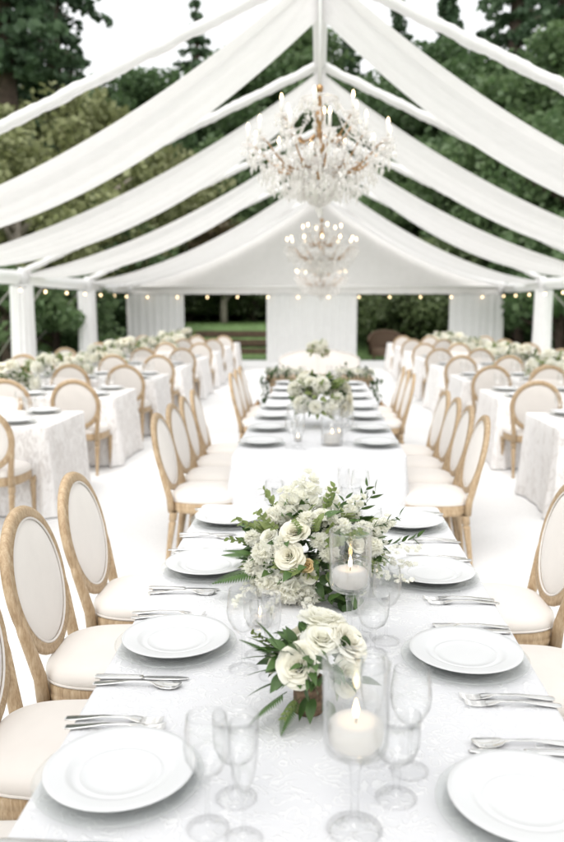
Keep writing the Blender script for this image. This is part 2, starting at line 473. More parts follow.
def string_lights(p0, p1, n, label, skip=lambda t: False):
    root = thing('string_lights', label, 'string lights', p0, 0, 'bulb strings under the eaves')
    d = Vector(p1) - Vector(p0); path = []
    for i in range(n*6+1):
        t = i/(n*6); path.append(d*t + Vector((0, 0, -.03*abs(math.sin(t*n*PI)))))
    MB().tube(path, .006, 5).build('cable', CABLE, root)
    bm = MB().lathe([(.004, .0), (.016, -.014), (.025, -.034), (.026, -.045), (.019, -.064), (.002, -.072)], 12).mesh('bulb', BULB)
    cm = MB().lathe([(.0, .035), (.014, .03), (.016, 0), (.012, -.012)], 8).mesh('bulb_socket', CABLE)
    for i in range(n):
        t = (i+.5)/n
        b = link('bulb', bm, root, d*t + Vector((0, 0, -.055)))
        link('bulb_socket', cm, b, (0, 0, .0))
string_lights((XL+.17, 12, 2.14), (XL+.17, 25.2, 2.14), 9, 'string of warm round bulbs along the left eave')
string_lights((XL+.2, 25.12, 2.13), (XR-.2, 25.12, 2.13), 12, 'string of warm round bulbs along the back eave')
string_lights((XR-.17, 12, 2.14), (XR-.17, 25.2, 2.14), 9, 'string of warm round bulbs along the right eave')

# ------------------------------------------------------------------ chandelier
def octa(c, r, h, a=0):
    x, y, z = c
    v = [(x, y, z+h*.4)] + [(x+r*math.cos(a+k*PI/2), y+r*math.sin(a+k*PI/2), z) for k in range(4)] + [(x, y, z-h*.6)]
    f = [(0, 1+k, 1+(k+1) % 4) for k in range(4)] + [(5, 1+(k+1) % 4, 1+k) for k in range(4)]
    return v, f
def make_chandelier(label):
    root = thing('chandelier', label, 'chandelier', (0, 7, 2.47), 0, 'crystal chandeliers along the ridge')
    # central stem
    MB().lathe([(.0, .30), (.02, .31), (.035, .34), (.05, .38), (.03, .43), (.022, .50), (.045, .55), (.05, .58), (.025, .63), (.018, .75), (.04, .80), (.045, .83), (.02, .88), (.014, 1.0), (.03, 1.03), (.03, 1.06), (.0, 1.08)], 14).build('stem', BRONZE, root)
    MB().tube([(0, 0, 1.06), (0, 0, 1.8), (0, 0, 2.62)], .014, 8).build('hanging_cord', CURTAIN, root)
    bow = MB().lathe([(.0, .36), (.10, .365), (.19, .40), (.235, .45), (.23, .455), (.18, .41), (.0, .375)], 20); bow.build('crystal_bowl', CRYSTAL, root)
    MB().lathe([(.01, .98), (.08, .975), (.15, .955), (.16, .965), (.08, .99), (.01, .995)], 18).build('crown_dish', CRYSTAL, root)
    can = MB().lathe([(.0, 0), (.013, 0), (.013, .12), (.0, .12)], 10).mesh('candle', WAX)
    bul = MB().lathe([(.0, 0), (.008, .004), (.012, .018), (.009, .036), (.003, .054), (.0, .058)], 10).mesh('bulb', CBULB)
    pan = MB().lathe([(.006, -.02), (.03, -.012), (.055, .004), (.058, .010), (.03, .0), (.006, .0)], 14).mesh('drip_pan', CRYSTAL)
    cr = MB(); tips = []
    def tier(n, rad, z0, zt, off, droop):
        for k in range(n):
            a = off + 2*PI*k/n; ca, sa = math.cos(a), math.sin(a)
            path = []
            for i in range(15):
                t = i/14; r = .03 + (rad-.03)*t
                z = z0 + (zt-z0)*t**1.6 - droop*math.sin(PI*min(1, t*1.12))*(1-.15*t)
                path.append((r*ca, r*sa, z))
            arm = MB().tube(path, [.010-.004*i/14 for i in range(15)], 7)
            # scroll under the arm
            sp = [((rad*.55 + .05*math.cos(s)*(1-s/9))*ca, (rad*.55 + .05*math.cos(s)*(1-s/9))*sa, z0-droop*.75 + .05*math.sin(s)*(1-s/9)) for s in np.linspace(0, 7, 16)]
            arm.tube(sp, .006, 5)
            ao = arm.build('arm', BRONZE, root)
            tip = (rad*ca, rad*sa, path[-1][2]); tips.append((a, rad, tip[2]))
            link('drip_pan', pan, ao, tip); link('candle', can, ao, tip); link('bulb', bul, ao, (tip[0], tip[1], tip[2]+.12))
            for q in range(6):
                b = q*PI/3 + a
                for d in range(2): cr.add(*octa((tip[0]+.054*math.cos(b), tip[1]+.054*math.sin(b), tip[2]-.022-.04*d), .009+.006*d, .03+.02*d, b))
            cr.add(*octa((tip[0], tip[1], tip[2]-.12), .02, .09, a))
    tier(12, .60, .50, .58, .13, .16)
    tier(6, .34, .68, .80, .4, .10)
    def strand(p0, p1, sag, n, r):
        for i in range(n+1):
            t = i/n; p = [p0[q]+(p1[q]-p0[q])*t for q in range(3)]; p[2] -= sag*4*t*(1-t)
            cr.add(*octa(p, r*random.uniform(.8, 1.3), r*2.6, random.uniform(0, 1.5)))
    for i in range(12):
        a0 = .13+2*PI*i/12; a1 = a0+2*PI/12
        p = lambda a, r, z: (r*math.cos(a), r*math.sin(a), z)
        strand(p(a0, .60, .55), p(a1, .60, .55), .10, 14, .010)
        strand(p(a0, .155, .96), p(a0, .58, .56), .13, 26, .009)
        strand(p(a0, .60, .54), p(a0, .22, .42), .13, 18, .010)
        strand(p(a0, .235, .45), p(a0+.3, .02, .10), .10, 20, .011)
        am = (a0+a1)/2
        cr.add(*octa(p(am, .585, .40), .017, .085, a0)); cr.add(*octa(p(a0, .42, .22), .017, .09, a0)); cr.add(*octa(p(am, .30, .22), .018, .10, a0))
        strand(p(a0, .235, .45), p(a1, .235, .45), .09, 8, .010)
        cr.add(*octa(p(am, .24, .30), .016, .08)); cr.add(*octa(p(am, .16, .17), .016, .08)); cr.add(*octa(p(am, .16, .90), .014, .07))
    for i in range(6):
        a0 = .4+2*PI*i/6; a1 = a0+PI/3
        strand(p(a0, .34, .78), p(a1, .34, .78), .11, 14, .010); strand(p(a0, .155, .955), p(a0, .34, .80), .05, 12, .009)
        strand(p(a0, .34, .77), p(a0, .10, .60), .08, 14, .010)
        cr.add(*octa(p(a0+.5, .32, .62), .016, .085))
    for _ in range(720):
        a = random.uniform(0, 6.28); z = random.uniform(.16, .52); r = random.uniform(.15, .62)*(.55+.45*min(1, (z-.05)/.4))
        cr.add(*octa(p(a, r, z), random.uniform(.010, .020), random.uniform(.03, .09), a))
    cr.add(*octa((0, 0, .06), .035, .12))
    o = cr.build('crystal_drops', CRYSTAL, root, smooth=False); o['kind'] = 'stuff'
    return root
ch = make_chandelier('largest crystal chandelier, hanging nearest over the long tables')
dup(ch, (0.05, 14.2, 2.16), .4, 'middle crystal chandelier, smaller in view, hanging below and behind the largest one')
dup(ch, (0.06, 19.6, 1.86), 1.1, 'farthest crystal chandelier, hanging lowest in view above the cream settee')

# ------------------------------------------------------------------ chair
def outline(t, wf, wb, d, e=3.2):
    c, s = math.cos(t), math.sin(t)
    x = math.copysign(abs(c)**(2/e), c); y = math.copysign(abs(s)**(2/e), s)
    w = (wf+wb)/2 + (wf-wb)/2*y
    return x*w/2, y*d/2
def make_chair(label):
    root = thing('dining_chair', label, 'chair', (0, 0, 0), 0)
    n = 40; tl = math.tan(R(13))
    def by(z): return -.212 - (z-.45)*tl
    # seat frame
    b = MB(); P = np.zeros((n, 7, 3))
    prof = [(.97, .355), (1.0, .36), (1.01, .385), (.995, .39), (1.0, .395), (1.0, .42), (.96, .43)]
    for i in range(n):
        x, y = outline(2*PI*i/n, .50, .43, .46)
        for j, (s, z) in enumerate(prof): P[i, j] = (x*s, y*s, z)
    b.grid(P, True); b.f.append(tuple(i*7 for i in range(n)))
    b.build('seat_frame', WOOD, root)
    b = MB(); prof = [(.93, .424), (.985, .43), (1.0, .445), (.985, .463), (.93, .478), (.80, .492), (.55, .503), (.25, .508)]
    P = np.zeros((n, 8, 3))
    for i in range(n):
        x, y = outline(2*PI*i/n, .50, .43, .46)
        for j, (s, z) in enumerate(prof): P[i, j] = (x*s, y*s, z)
    b.grid(P, True); b.f.append(tuple(i*8+7 for i in range(n)))
    st = b.build('seat', LINEN, root)
    pp = [(x*.985, y*.985, .432) for x, y in (outline(2*PI*i/n, .50, .43, .46) for i in range(n+1))]
    MB().tube(pp, .005, 6, caps=False).build('piping', LINEN, st)
    # legs
    legp = [(.012, 0), (.015, .008), (.013, .02), (.016, .06), (.024, .27), (.026, .285), (.020, .29), (.020, .30), (.027, .305), (.027, .36)]
    def flute(pr, seg, M):
        bb = MB(); P = np.zeros((seg, len(pr), 3))
        for i in range(seg):
            a = 2*PI*i/seg
            for j, (r, z) in enumerate(pr):
                k = 1 - (.09 if (i % 2 and .05 < z < .28) else 0)
                P[i, j] = (r*k*math.cos(a), r*k*math.sin(a), z)
        bb.grid(P, True, M); return bb
    for sx in (-1, 1):
        flute(legp, 16, Matrix.Translation((sx*.215, .195, 0))).build('leg', WOOD, root)
        sh = Matrix.Identity(4); sh[1][2] = .14
        flute(legp, 16, Matrix.Translation((sx*.185, -.24, 0)) @ sh).build('leg', WOOD, root)
    # oval back
    A, B, zc = .232, .240, .733
    m = 48; prof = [(-.022, -.012), (-.022, .010), (-.012, .019), (-.004, .013), (.006, .016), (.019, .012), (.023, 0), (.019, -.014), (0, -.018)]
    P = np.zeros((m, len(prof)+1, 3))
    for i in range(m):
        a = 2*PI*i/m
        nx, nz = math.cos(a)/A, math.sin(a)/B; l = math.hypot(nx, nz); nx /= l; nz /= l
        for j in range(len(prof)+1):
            o, f = prof[j % len(prof)]
            x = A*math.cos(a) + nx*o; z = zc + B*math.sin(a) + nz*o
            P[i, j] = (x, by(z) + f, z)
    MB().grid(P, True).build('back_frame', WOOD, root)
    b = MB()
    for side in (1, -1):
        rr = [1.0, .93, .8, .6, .35, .0005]; dz = [.004, .012, .018, .022, .025, .026]
        P = np.zeros((m, 6, 3))
        for i in range(m):
            a = 2*PI*i/m
            for j in range(6):
                x = (A-.018)*rr[j]*math.cos(a); z = zc + (B-.018)*rr[j]*math.sin(a)
                P[i, j] = (x, by(z) + side*dz[j]*(1 if side > 0 else .75), z)
        b.grid(P, True)
    bk = b.build('backrest', LINEN, root)
    pp = [((A-.022)*math.cos(2*PI*i/m), by(zc+(B-.022)*math.sin(2*PI*i/m))+.013, zc+(B-.022)*math.sin(2*PI*i/m)) for i in range(m+1)]
    MB().tube(pp, .0045, 6, caps=False).build('piping', LINEN, bk)
    for sx in (-1, 1):
        path = [(sx*.185, -.205, .36), (sx*.190, by(.45), .45), (sx*.202, by(.53), .53), (sx*.220, by(.62), .62), (sx*.231, by(.70), .70)]
        MB().tube(path, [.024, .023, .022, .020, .014], 10).build('back_post', WOOD, root)
    return root
CH = make_chair('x'); ch_used = [False]
def chair(x, y, rz, label, group):
    global CH
    j = random.uniform(-.035, .035)
    if not ch_used[0]:
        ch_used[0] = True; CH.location = (x, y, .005); CH.rotation_euler = (0, 0, rz+j); CH['label'] = label; CH['group'] = group; return CH
    return dup(CH, (x, y, .005), rz+j, label, group)

# ------------------------------------------------------------------ tablecloth
def cloth(name, label, x0, x1, y0, y1, mat, group, ztop=.752, zhem=.015, seed=0, cat='tablecloth', amp=.016):
    r = np.random.default_rng(seed)
    w, d = x1-x0, y1-y0; cx, cy = (x0+x1)/2, (y0+y1)/2
    per = 2*(w+d); rc = .03
    pts = []; corner = []
    def seg(ax, ay, bx, by_, nx, ny):
        L = math.hypot(bx-ax, by_-ay); k = max(8, int(L/.022))
        for i in range(k):
            t = i/k; pts.append((ax+(bx-ax)*t, ay+(by_-ay)*t, nx, ny)); corner.append(min(t, 1-t)*L)
    def arc(ax, ay, a0):
        for i in range(6):
            a = a0 + PI/2*i/6; pts.append((ax+rc*math.cos(a), ay+rc*math.sin(a), math.cos(a), math.sin(a))); corner.append(0)
    hx, hy = w/2, d/2
    seg(hx, -hy+rc, hx, hy-rc, 1, 0); arc(hx-rc, hy-rc, 0)
    seg(hx-rc, hy, -hx+rc, hy, 0, 1); arc(-hx+rc, hy-rc, PI/2)
    seg(-hx, hy-rc, -hx, -hy+rc, -1, 0); arc(-hx+rc, -hy+rc, PI)
    seg(-hx+rc, -hy, hx-rc, -hy, 0, -1); arc(hx-rc, -hy+rc, 1.5*PI)
    n = len(pts); lv = [0, .004, .012, .03, .08, .16, .27, .40, .54, .68, ztop-zhem]
    ins = [.03, .012, .004, 0, 0, 0, 0, 0, 0, 0, 0]
    dz = [0, .0008, .004, .014] + lv[4:]
    P = np.zeros((n, len(lv), 3)); ph = r.uniform(0, 6.28, 4); s = 0
    for i, (x, y, nx, ny) in enumerate(pts):
        s = i*.022
        rip = .55*math.sin(s*13+ph[0]+1.1*math.sin(s*2.1+ph[1])) + .45*math.sin(s*24+ph[2]+math.sin(s*3.3))
        ck = math.exp(-(corner[i]/.13)**2)
        for j in range(len(lv)):
            b = max(0, (dz[j]-.03)/(ztop-zhem))
            off = -ins[j] + b*(.02+.05*ck) + (amp+.03*ck)*rip*b**.8*(1+.0*j)
            if ck > .4 and b > 0: off += .02*b*math.sin(s*60)
            P[i, j] = (x+nx*off, y+ny*off, ztop-dz[j])
    m = MB(); m.grid(P, True); m.f = [f[::-1] for f in m.f]
    k = len(lv); m.f.append(tuple(i*k for i in range(n)))
    o = m.build(name, mat); o.location = (cx, cy, 0)
    return tag(o, label, cat, group)

TX = .01
T1, T2, T3 = (.60, 3.80), (5.14, 7.90), (8.05, 10.35)
HW = .5725
g = 'white cloths on the central tables'
cloth('tablecloth', 'embroidered white cloth on the nearest long table, under the roses and candles', TX-HW, TX+HW, *T1, DAMASK, g, seed=1)
cloth('tablecloth', 'embroidered white cloth on the second long table, behind the big centrepiece', TX-HW, TX+HW, *T2, DAMASK, g, seed=2, amp=.026)
cloth('tablecloth', 'embroidered white cloth on the third long table, leading up to the settee', TX-HW+.03, TX+HW+.03, *T3, DAMASK, g, seed=3)

# ------------------------------------------------------------------ tableware prototypes (meshes shared by every copy)
def lathe_mesh(name, prof, seg, mat): return MB().lathe(prof, seg).mesh(name, mat)
PLATE_P = [(.0, .004), (.085, .003), (.092, .0), (.098, .003), (.106, .010), (.112, .0135), (.124, .0145), (.126, .0155), (.136, .0168), (.138, .0178), (.149, .0205), (.1515, .0225), (.150, .0245), (.139, .0218), (.136, .0218), (.125, .0192), (.112, .0185), (.105, .0165), (.098, .0105), (.092, .0085), (.084, .0082), (.083, .0090), (.080, .0090), (.079, .0082), (.06, .0080), (.0, .0078)]
M_PLATE = lathe_mesh('dinner_plate', PLATE_P, 72, CHINA)
CH_P = [(.0, .0), (.10, .0), (.115, .002), (.125, .010), (.165, .015), (.1695, .0165), (.1705, .019), (.168, .0205), (.163, .0195), (.125, .0145), (.112, .0065), (.10, .005), (.0, .005)]
M_CHARGER = lathe_mesh('charger_plate', CH_P, 72, CHARGER)
WINE_P = [(.036, 0), (.0365, .002), (.02, .006), (.007, .011), (.0042, .02), (.0036, .055), (.0042, .085), (.010, .094), (.026, .108), (.037, .130), (.040, .150), (.038, .175), (.0335, .205), (.0325, .206), (.0335, .203), (.0372, .175), (.0391, .150), (.036, .131), (.025, .110), (.009, .097), (.0, .095)]
M_WINE = lathe_mesh('wine_glass', WINE_P, 32, GLASS)
WATER_P = [(.038, 0), (.0385, .002), (.022, .006), (.008, .012), (.006, .03), (.009, .048), (.006, .06), (.012, .068), (.032, .082), (.041, .105), (.043, .135), (.043, .165), (.042, .166), (.042, .135), (.040, .106), (.031, .084), (.011, .071), (.0, .069)]
M_WATER = lathe_mesh('water_goblet', WATER_P, 32, GLASS)
FLUTE_P = [(.033, 0), (.0335, .002), (.018, .006), (.006, .011), (.0036, .03), (.0036, .08), (.008, .092), (.018, .115), (.025, .15), (.027, .19), (.025, .225), (.024, .225), (.026, .19), (.024, .15), (.017, .117), (.007, .095), (.0, .093)]
M_FLUTE = lathe_mesh('champagne_glass', FLUTE_P, 28, GLASS)

def strip(stations, thick=.0022):
    """flatware body along +Y: stations of (y, halfwidth, z, dish)"""
    P = []; 
    for (y, hw, z, dish) in stations:
        row = []
        for a in np.linspace(-1, 1, 7): row.append((a*hw, y, z + dish*(a*a-1)*-1*-1 + thick))
        for a in np.linspace(1, -1, 7): row.append((a*hw, y, z + dish*(a*a-1)))
        P.append(row)
    P = np.array(P).transpose(1, 0, 2)
    b = MB(); b.grid(P, True); k = P.shape[1]
    b.f.append(tuple(i*k for i in range(14))); b.f.append(tuple(i*k+k-1 for i in range(14))[::-1])
    return b
HANDLE = [(-.12, .004, .002, 0), (-.117, .0095, .002, 0), (-.10, .0105, .003, 0), (-.07, .008, .006, 0), (-.03, .0045, .011, 0), (.02, .0038, .011, 0)]
SP = HANDLE + [(.035, .006, .009, 0), (.045, .014, .007, .003), (.06, .0195, .005, .006), (.08, .0205, .004, .007), (.095, .017, .005, .005), (.104, .010, .008, .002), (.108, .003, .010, 0)]
M_SPOON = strip(SP).mesh('spoon', SILVER)
fb = strip(HANDLE + [(.03, .005, .010, 0), (.042, .011, .008, .001), (.055, .0125, .006, .002), (.062, .0125, .005, .002)])
for k in range(4):
    x = -.0107 + k*.0071
    fb.tube([(x, .060, .006), (x, .075, .004), (x, .095, .005), (x, .112, .010)], [.0022, .0021, .0018, .0011], 6)
M_FORK = fb.mesh('fork', SILVER)
M_KHANDLE = strip([(-.125, .005, .003, 0), (-.122, .0095, .003, 0), (-.10, .010, .003, 0), (-.05, .0085, .003, 0), (-.01, .0075, .003, 0), (0, .006, .003, 0)], .006).mesh('handle', SILVER)
M_KBLADE = strip([(0, .005, .004, 0), (.01, .0085, .004, 0), (.06, .0098, .004, 0), (.095, .0085, .004, 0), (.112, .005, .004, 0), (.118, .0012, .004, 0)], .002).mesh('blade', SILVER)
M_NAPKIN = None

def put(name, me, loc, rz, label, cat, group, scale=1):
    o = link(name, me, None, loc); o.rotation_euler = (0, 0, rz); o.scale = (scale,)*3
    return tag(o, label, cat, group)
def knife(loc, rz, label, group):
    t = thing('knife', label, 'knife', loc, rz, group); link('handle', M_KHANDLE, t); link('blade', M_KBLADE, t)

ZT = .7525
def setting(px, py, face, who, detail=2, zt=ZT):
    """face: unit vector the guest looks along. who: phrase that tells this place from the others."""
    f = Vector((face[0], face[1], 0)); r = Vector((f.y, -f.x, 0)); rz = math.atan2(f.y, f.x) - PI/2
    P = lambda a, b: (px + f.x*a + r.x*b, py + f.y*a + r.y*b, zt)
    j = lambda s=.008: random.uniform(-s, s)
    put('charger_plate', M_CHARGER, P(0, 0), 0, 'glass charger under the plate ' + who, 'charger', 'glass charger plates')
    put('dinner_plate', M_PLATE, (P(j(.004), j(.004))[0], P(0, j(.004))[1], zt+.0150), 0, 'white china plate ' + who, 'plate', 'white dinner plates')
    if detail >= 2:
        put('fork', M_FORK, P(-.055+j(), -.205), rz+j(.04), 'inner silver fork beside the plate ' + who, 'fork', 'silver forks')
        put('fork', M_FORK, P(-.065+j(), -.238), rz+j(.05), 'outer silver fork beside the plate ' + who, 'fork', 'silver forks')
        knife(P(-.05+j(), .200), rz+j(.04), 'silver knife beside the plate ' + who, 'silver knives')
        put('spoon', M_SPOON, P(-.055+j(), .236), rz+j(.05), 'silver spoon beside the plate ' + who, 'spoon', 'silver spoons')
    if detail >= 1:
        put('wine_glass', M_WINE, P(.205+j(), .13+j()), 0, 'clear wine glass by the plate ' + who, 'wine glass', 'clear wine glasses', 1.08)
        put('water_goblet', M_WATER, P(.245+j(), .04+j()), 0, 'clear goblet by the plate ' + who, 'goblet', 'clear water goblets', 1.05)
    if detail >= 1.5:
        put('champagne_glass', M_FLUTE, P(.275+j(), .165+j()), 0, 'tall clear flute above the plate ' + who, 'champagne flute', 'clear champagne flutes')

# near table: places at the spacing read off the photograph
near_words = ['nearest', 'second', 'third', 'fourth']
for i, y in enumerate((1.48, 2.13, 2.79, 3.45)):
    setting(-.395, y, (1, 0), '%s on the left of the nearest table' % near_words[i])
for i, y in enumerate((1.42, 2.07, 2.74, 3.42)):
    setting(.40, y, (-1, 0), '%s on the right of the nearest table' % near_words[i])
for t, (ya, yb), nm in ((2, T2, 'second'), (3, T3, 'third')):
    n = 4 if t == 2 else 3
    for i in range(n):
        y = ya + .36 + (yb-ya-.72)*i/(n-1)
        for s, sd in ((-1, 'left'), (1, 'right')):
            setting(TX+s*.40, y, (-s, 0), '%s on the %s of the %s table' % (near_words[i], sd, nm), 1.5)

# chairs along the central tables
gc = 'oval-back chairs along the central tables'
for s, sd in ((-1, 'left'), (1, 'right')):
    rz = -PI/2 if s < 0 else PI/2
    ys1 = [1.52, 2.12, 2.72, 3.32] if s < 0 else [1.95, 2.60, 3.26]
    for i, y in enumerate(ys1):
        if not inview((s*.9, y, .5), 160): continue
        chair(TX+s*.735, y, rz, 'oval-back chair at the nearest table, %s in the %s row from the camera' % (ORD[i], sd), gc)
    for i in range(4):
        chair(TX+s*.765, 5.30+.53*i, rz, 'oval-back chair at the second table, %s in the %s row from the front' % (ORD[i], sd), gc)
    for i in range(3):
        chair(TX+.03+s*.66, 8.70+.52*i, rz, 'oval-back chair at the third table, %s in the %s row from the front' % (ORD[i], sd), gc)

# ------------------------------------------------------------------ flowers
def rose_mesh(name, mat, seed, petals=24, open_=1.0):
    """broad rounded petals: a tight bud in the middle, opening and rolling back outward"""
    r = np.random.default_rng(seed); b = MB()
    for k in range(petals):
        t = k/(petals-1); phi = k*2.39996 + r.normal(0, .18)
        R0 = .003 + .012*t; L = (.034 + .010*t)*r.uniform(.93, 1.07); W = .012 + .019*t**.7
        t0 = -.20 + .80*t**1.9*open_; t1 = .25 + .85*t*open_; cup = (1.0-.55*t); wob = r.uniform(0, 6)
        P = np.zeros((9, 8, 3)); c, sn = math.cos(phi), math.sin(phi)
        for i in range(9):
            u = -1 + i/4
            rad, z, pv = R0, .0, 0.
            for j in range(8):
                v = j/7*(1-.24*u*u)
                st = (v-pv)*L; pv = v
                an = t0 + t1*v**2.2 + (.55*t if v > .85 else 0)
                rad += st*math.sin(an); z += st*math.cos(an)
                w = W*math.sin(min(1, .22+v*1.05)*PI/2)*u
                ang = w/max(.010, (R0+.010))*(.55+.35*cup)
                rc = rad - cup*abs(w)*.10
                roll = .0016*math.sin(u*4+wob)*v*v
                if ang > 1.5: ang = 1.5
                if ang < -1.5: ang = -1.5
                q = w*(1-cup*.5)
                x0 = rc*math.cos(ang*cup) ; y0 = rc*math.sin(ang*cup) + q*.55
                P[i, j] = (x0*c - y0*sn, x0*sn + y0*c, z + roll + .004*(1-t))
        b.grid(P)
    return b.mesh(name, mat)
def ruffle_mesh(name, mat, seed, petals=11, size=.02):
    """a small frilled bloom"""
    r = np.random.default_rng(seed); b = MB()
    for k in range(petals):
        t = k/(petals-1); phi = k*2.4; tilt = .25 + 1.1*t
        P = np.zeros((5, 4, 3)); wob = r.uniform(0, 6)
        for i in range(5):
            u = -1+i/2
            for j in range(4):
                v = j/3; w = size*.62*u*math.sin(min(1, .25+v)*PI/2)*.9
                rad = size*v*math.sin(tilt); z = size*v*math.cos(tilt) + .22*size*math.sin(u*6+wob)*v
                P[i, j] = (rad*math.cos(phi)-w*math.sin(phi), rad*math.sin(phi)+w*math.cos(phi), z)
        b.grid(P)
    return b
ROSES = [rose_mesh('rose', ROSE, 3, 36, 1.0), rose_mesh('rose', ROSE, 4, 28, .8), rose_mesh('rose', WHITEP, 5, 38, 1.1)]
PEACHM = rose_mesh('rose', PEACH, 9, 16, .7)
def stock_mesh(name, mat, seed, h=.11, n=20):
    r = np.random.default_rng(seed); b = MB()
    for k in range(n):
        t = k/(n-1); a = k*2.4; rad = .026*(1-.55*t)
        rf = ruffle_mesh('', None, seed*50+k, 7, .027*(1-.4*t))
        n_ = Vector((math.cos(a), math.sin(a), .35+.9*t))
        M = TM((rad*math.cos(a), rad*math.sin(a), h*t), orient(n_, a))
        for vv in rf.v: pass
        b.add(np.concatenate(rf.v), rf.f, M)
    return b.mesh(name, mat)
STOCKS = [stock_mesh('stock_flower', WHITEP, s, .10+.02*s, 13+s) for s in (1, 2)]
def pom_mesh(name, mat, seed, n=15, rad=.026):
    """rounded cluster of frilled petals (hydrangea, spray rose seen from afar)"""
    b = MB()
    for k in range(n):
        z = 1 - 1.35*k/n; q = math.sqrt(max(0, 1-z*z)); a = k*2.4; n_ = Vector((q*math.cos(a), q*math.sin(a), z))
        rf = ruffle_mesh('', None, seed*70+k, 6, .024)
        b.add(np.concatenate(rf.v), rf.f, TM(n_*rad, orient(n_, a)))
    return b.mesh(name, mat)
POMS = [pom_mesh('white_bloom', WHITEP, 1), pom_mesh('white_bloom', WHITEP, 2, 11, .021)]

def leaf(b, M, L, W, bend=.25, cup=.15):
    P = np.zeros((5, 7, 3))
    for i in range(5):
        u = -1+i/2
        for j in range(7):
            v = j/6; w = W*.5*math.sin(PI*(.06+.94*v)**.8)*u if v < 1 else 0
            P[i, j] = (w, L*v, -bend*L*v*v + cup*abs(w))
    b.grid(P, False, M)
def aim(d, roll=0):
    """matrix whose +Y points along d"""
    q = Vector(d).normalized().to_track_quat('Y', 'Z'); return q.to_matrix().to_4x4() @ Matrix.Rotation(roll, 4, 'Y')
def frond_mesh(name, mat, L=.16, n=17, W=.055):
    b = MB(); path = [(0, L*t, -.22*L*t*t) for t in np.linspace(0, 1, 10)]
    b.tube(path, [.0016*(1-.7*t) for t in np.linspace(0, 1, 10)], 5)
    for k in range(n):
        t = .12+.86*k/(n-1); wl = W*math.sin(PI*(.15+.85*t)**.75)+.004
        for s in (-1, 1):
            d = Vector((s*1, .55, -.1))
            leaf(b, TM((0, L*t, -.22*L*t*t), aim(d)), wl, .008, .2, .1)
    return b.mesh(name, mat)
M_FROND = frond_mesh('fern_frond', FERN)
def sprig_mesh(name, mat, L=.15, n=9, lw=.007, ll=.035, seed=0):
    r = np.random.default_rng(seed); b = MB()
    b.tube([(0, L*t, .01*math.sin(t*3)) for t in np.linspace(0, 1, 8)], [.0014*(1-.6*t) for t in np.linspace(0, 1, 8)], 5)
    for k in range(n):
        t = .25+.75*k/(n-1); a = k*2.1
        d = Vector((math.cos(a), .9, math.sin(a)))
        leaf(b, TM((0, L*t, .01*math.sin(t*3)), aim(d, a)), ll*r.uniform(.7, 1.1), lw*2, .2)
    return b.mesh(name, mat)
M_SPRIGS = [sprig_mesh('leafy_sprig', LEAFD, .16, 9, .006, .04, 1), sprig_mesh('leafy_sprig', LEAFL, .13, 14, .008, .026, 2)]
def jasmine_mesh(name, L=.16, seed=0):
    r = np.random.default_rng(seed); b = MB()
    for k in range(16):
        t = k/15; a = k*2.4
        p = (.02*math.cos(a)*(1.2-t), L*t, .02*math.sin(a)*(1.2-t) - .25*L*t*t)
        rf = ruffle_mesh('', None, seed*33+k, 5, .012)
        b.add(np.concatenate(rf.v), rf.f, TM(p, orient((r.normal(), r.normal(), 1), a)))
    return b.mesh(name, WHITEP)
M_JAS = [jasmine_mesh('flower_spray', .16, 1), jasmine_mesh('flower_spray', .13, 2)]

def child(root, name, me, loc, M=None, s=1):
    o = link(name, me, root)
    o.matrix_basis = TM(loc, M, s); return o
def foliage(root, c, rx, ry, rz_, n, mats, L=(.04, .075), low=-.2, seed=0, sub=.75):
    r = np.random.default_rng(seed)
    for mi, (mat, nm) in enumerate(mats):
        b = MB()
        for k in range(n):
            a = r.uniform(0, 2*PI); z = r.uniform(low, 1); q = math.sqrt(max(0, 1-z*z))
            d = Vector((q*math.cos(a), q*math.sin(a), z)); k_ = r.uniform(sub, 1.02)
            p = Vector(c) + Vector((d.x*rx*k_, d.y*ry*k_, d.z*rz_*k_))
            dd = d + Vector(r.normal(0, .55, 3)); l = r.uniform(*L)
            leaf(b, TM(p, aim(dd, r.uniform(-1.2, 1.2))), l, l*r.uniform(.35, .6), r.uniform(.1, .5))
        o = b.build(nm, mat, root)
        o['kind'] = 'stuff'

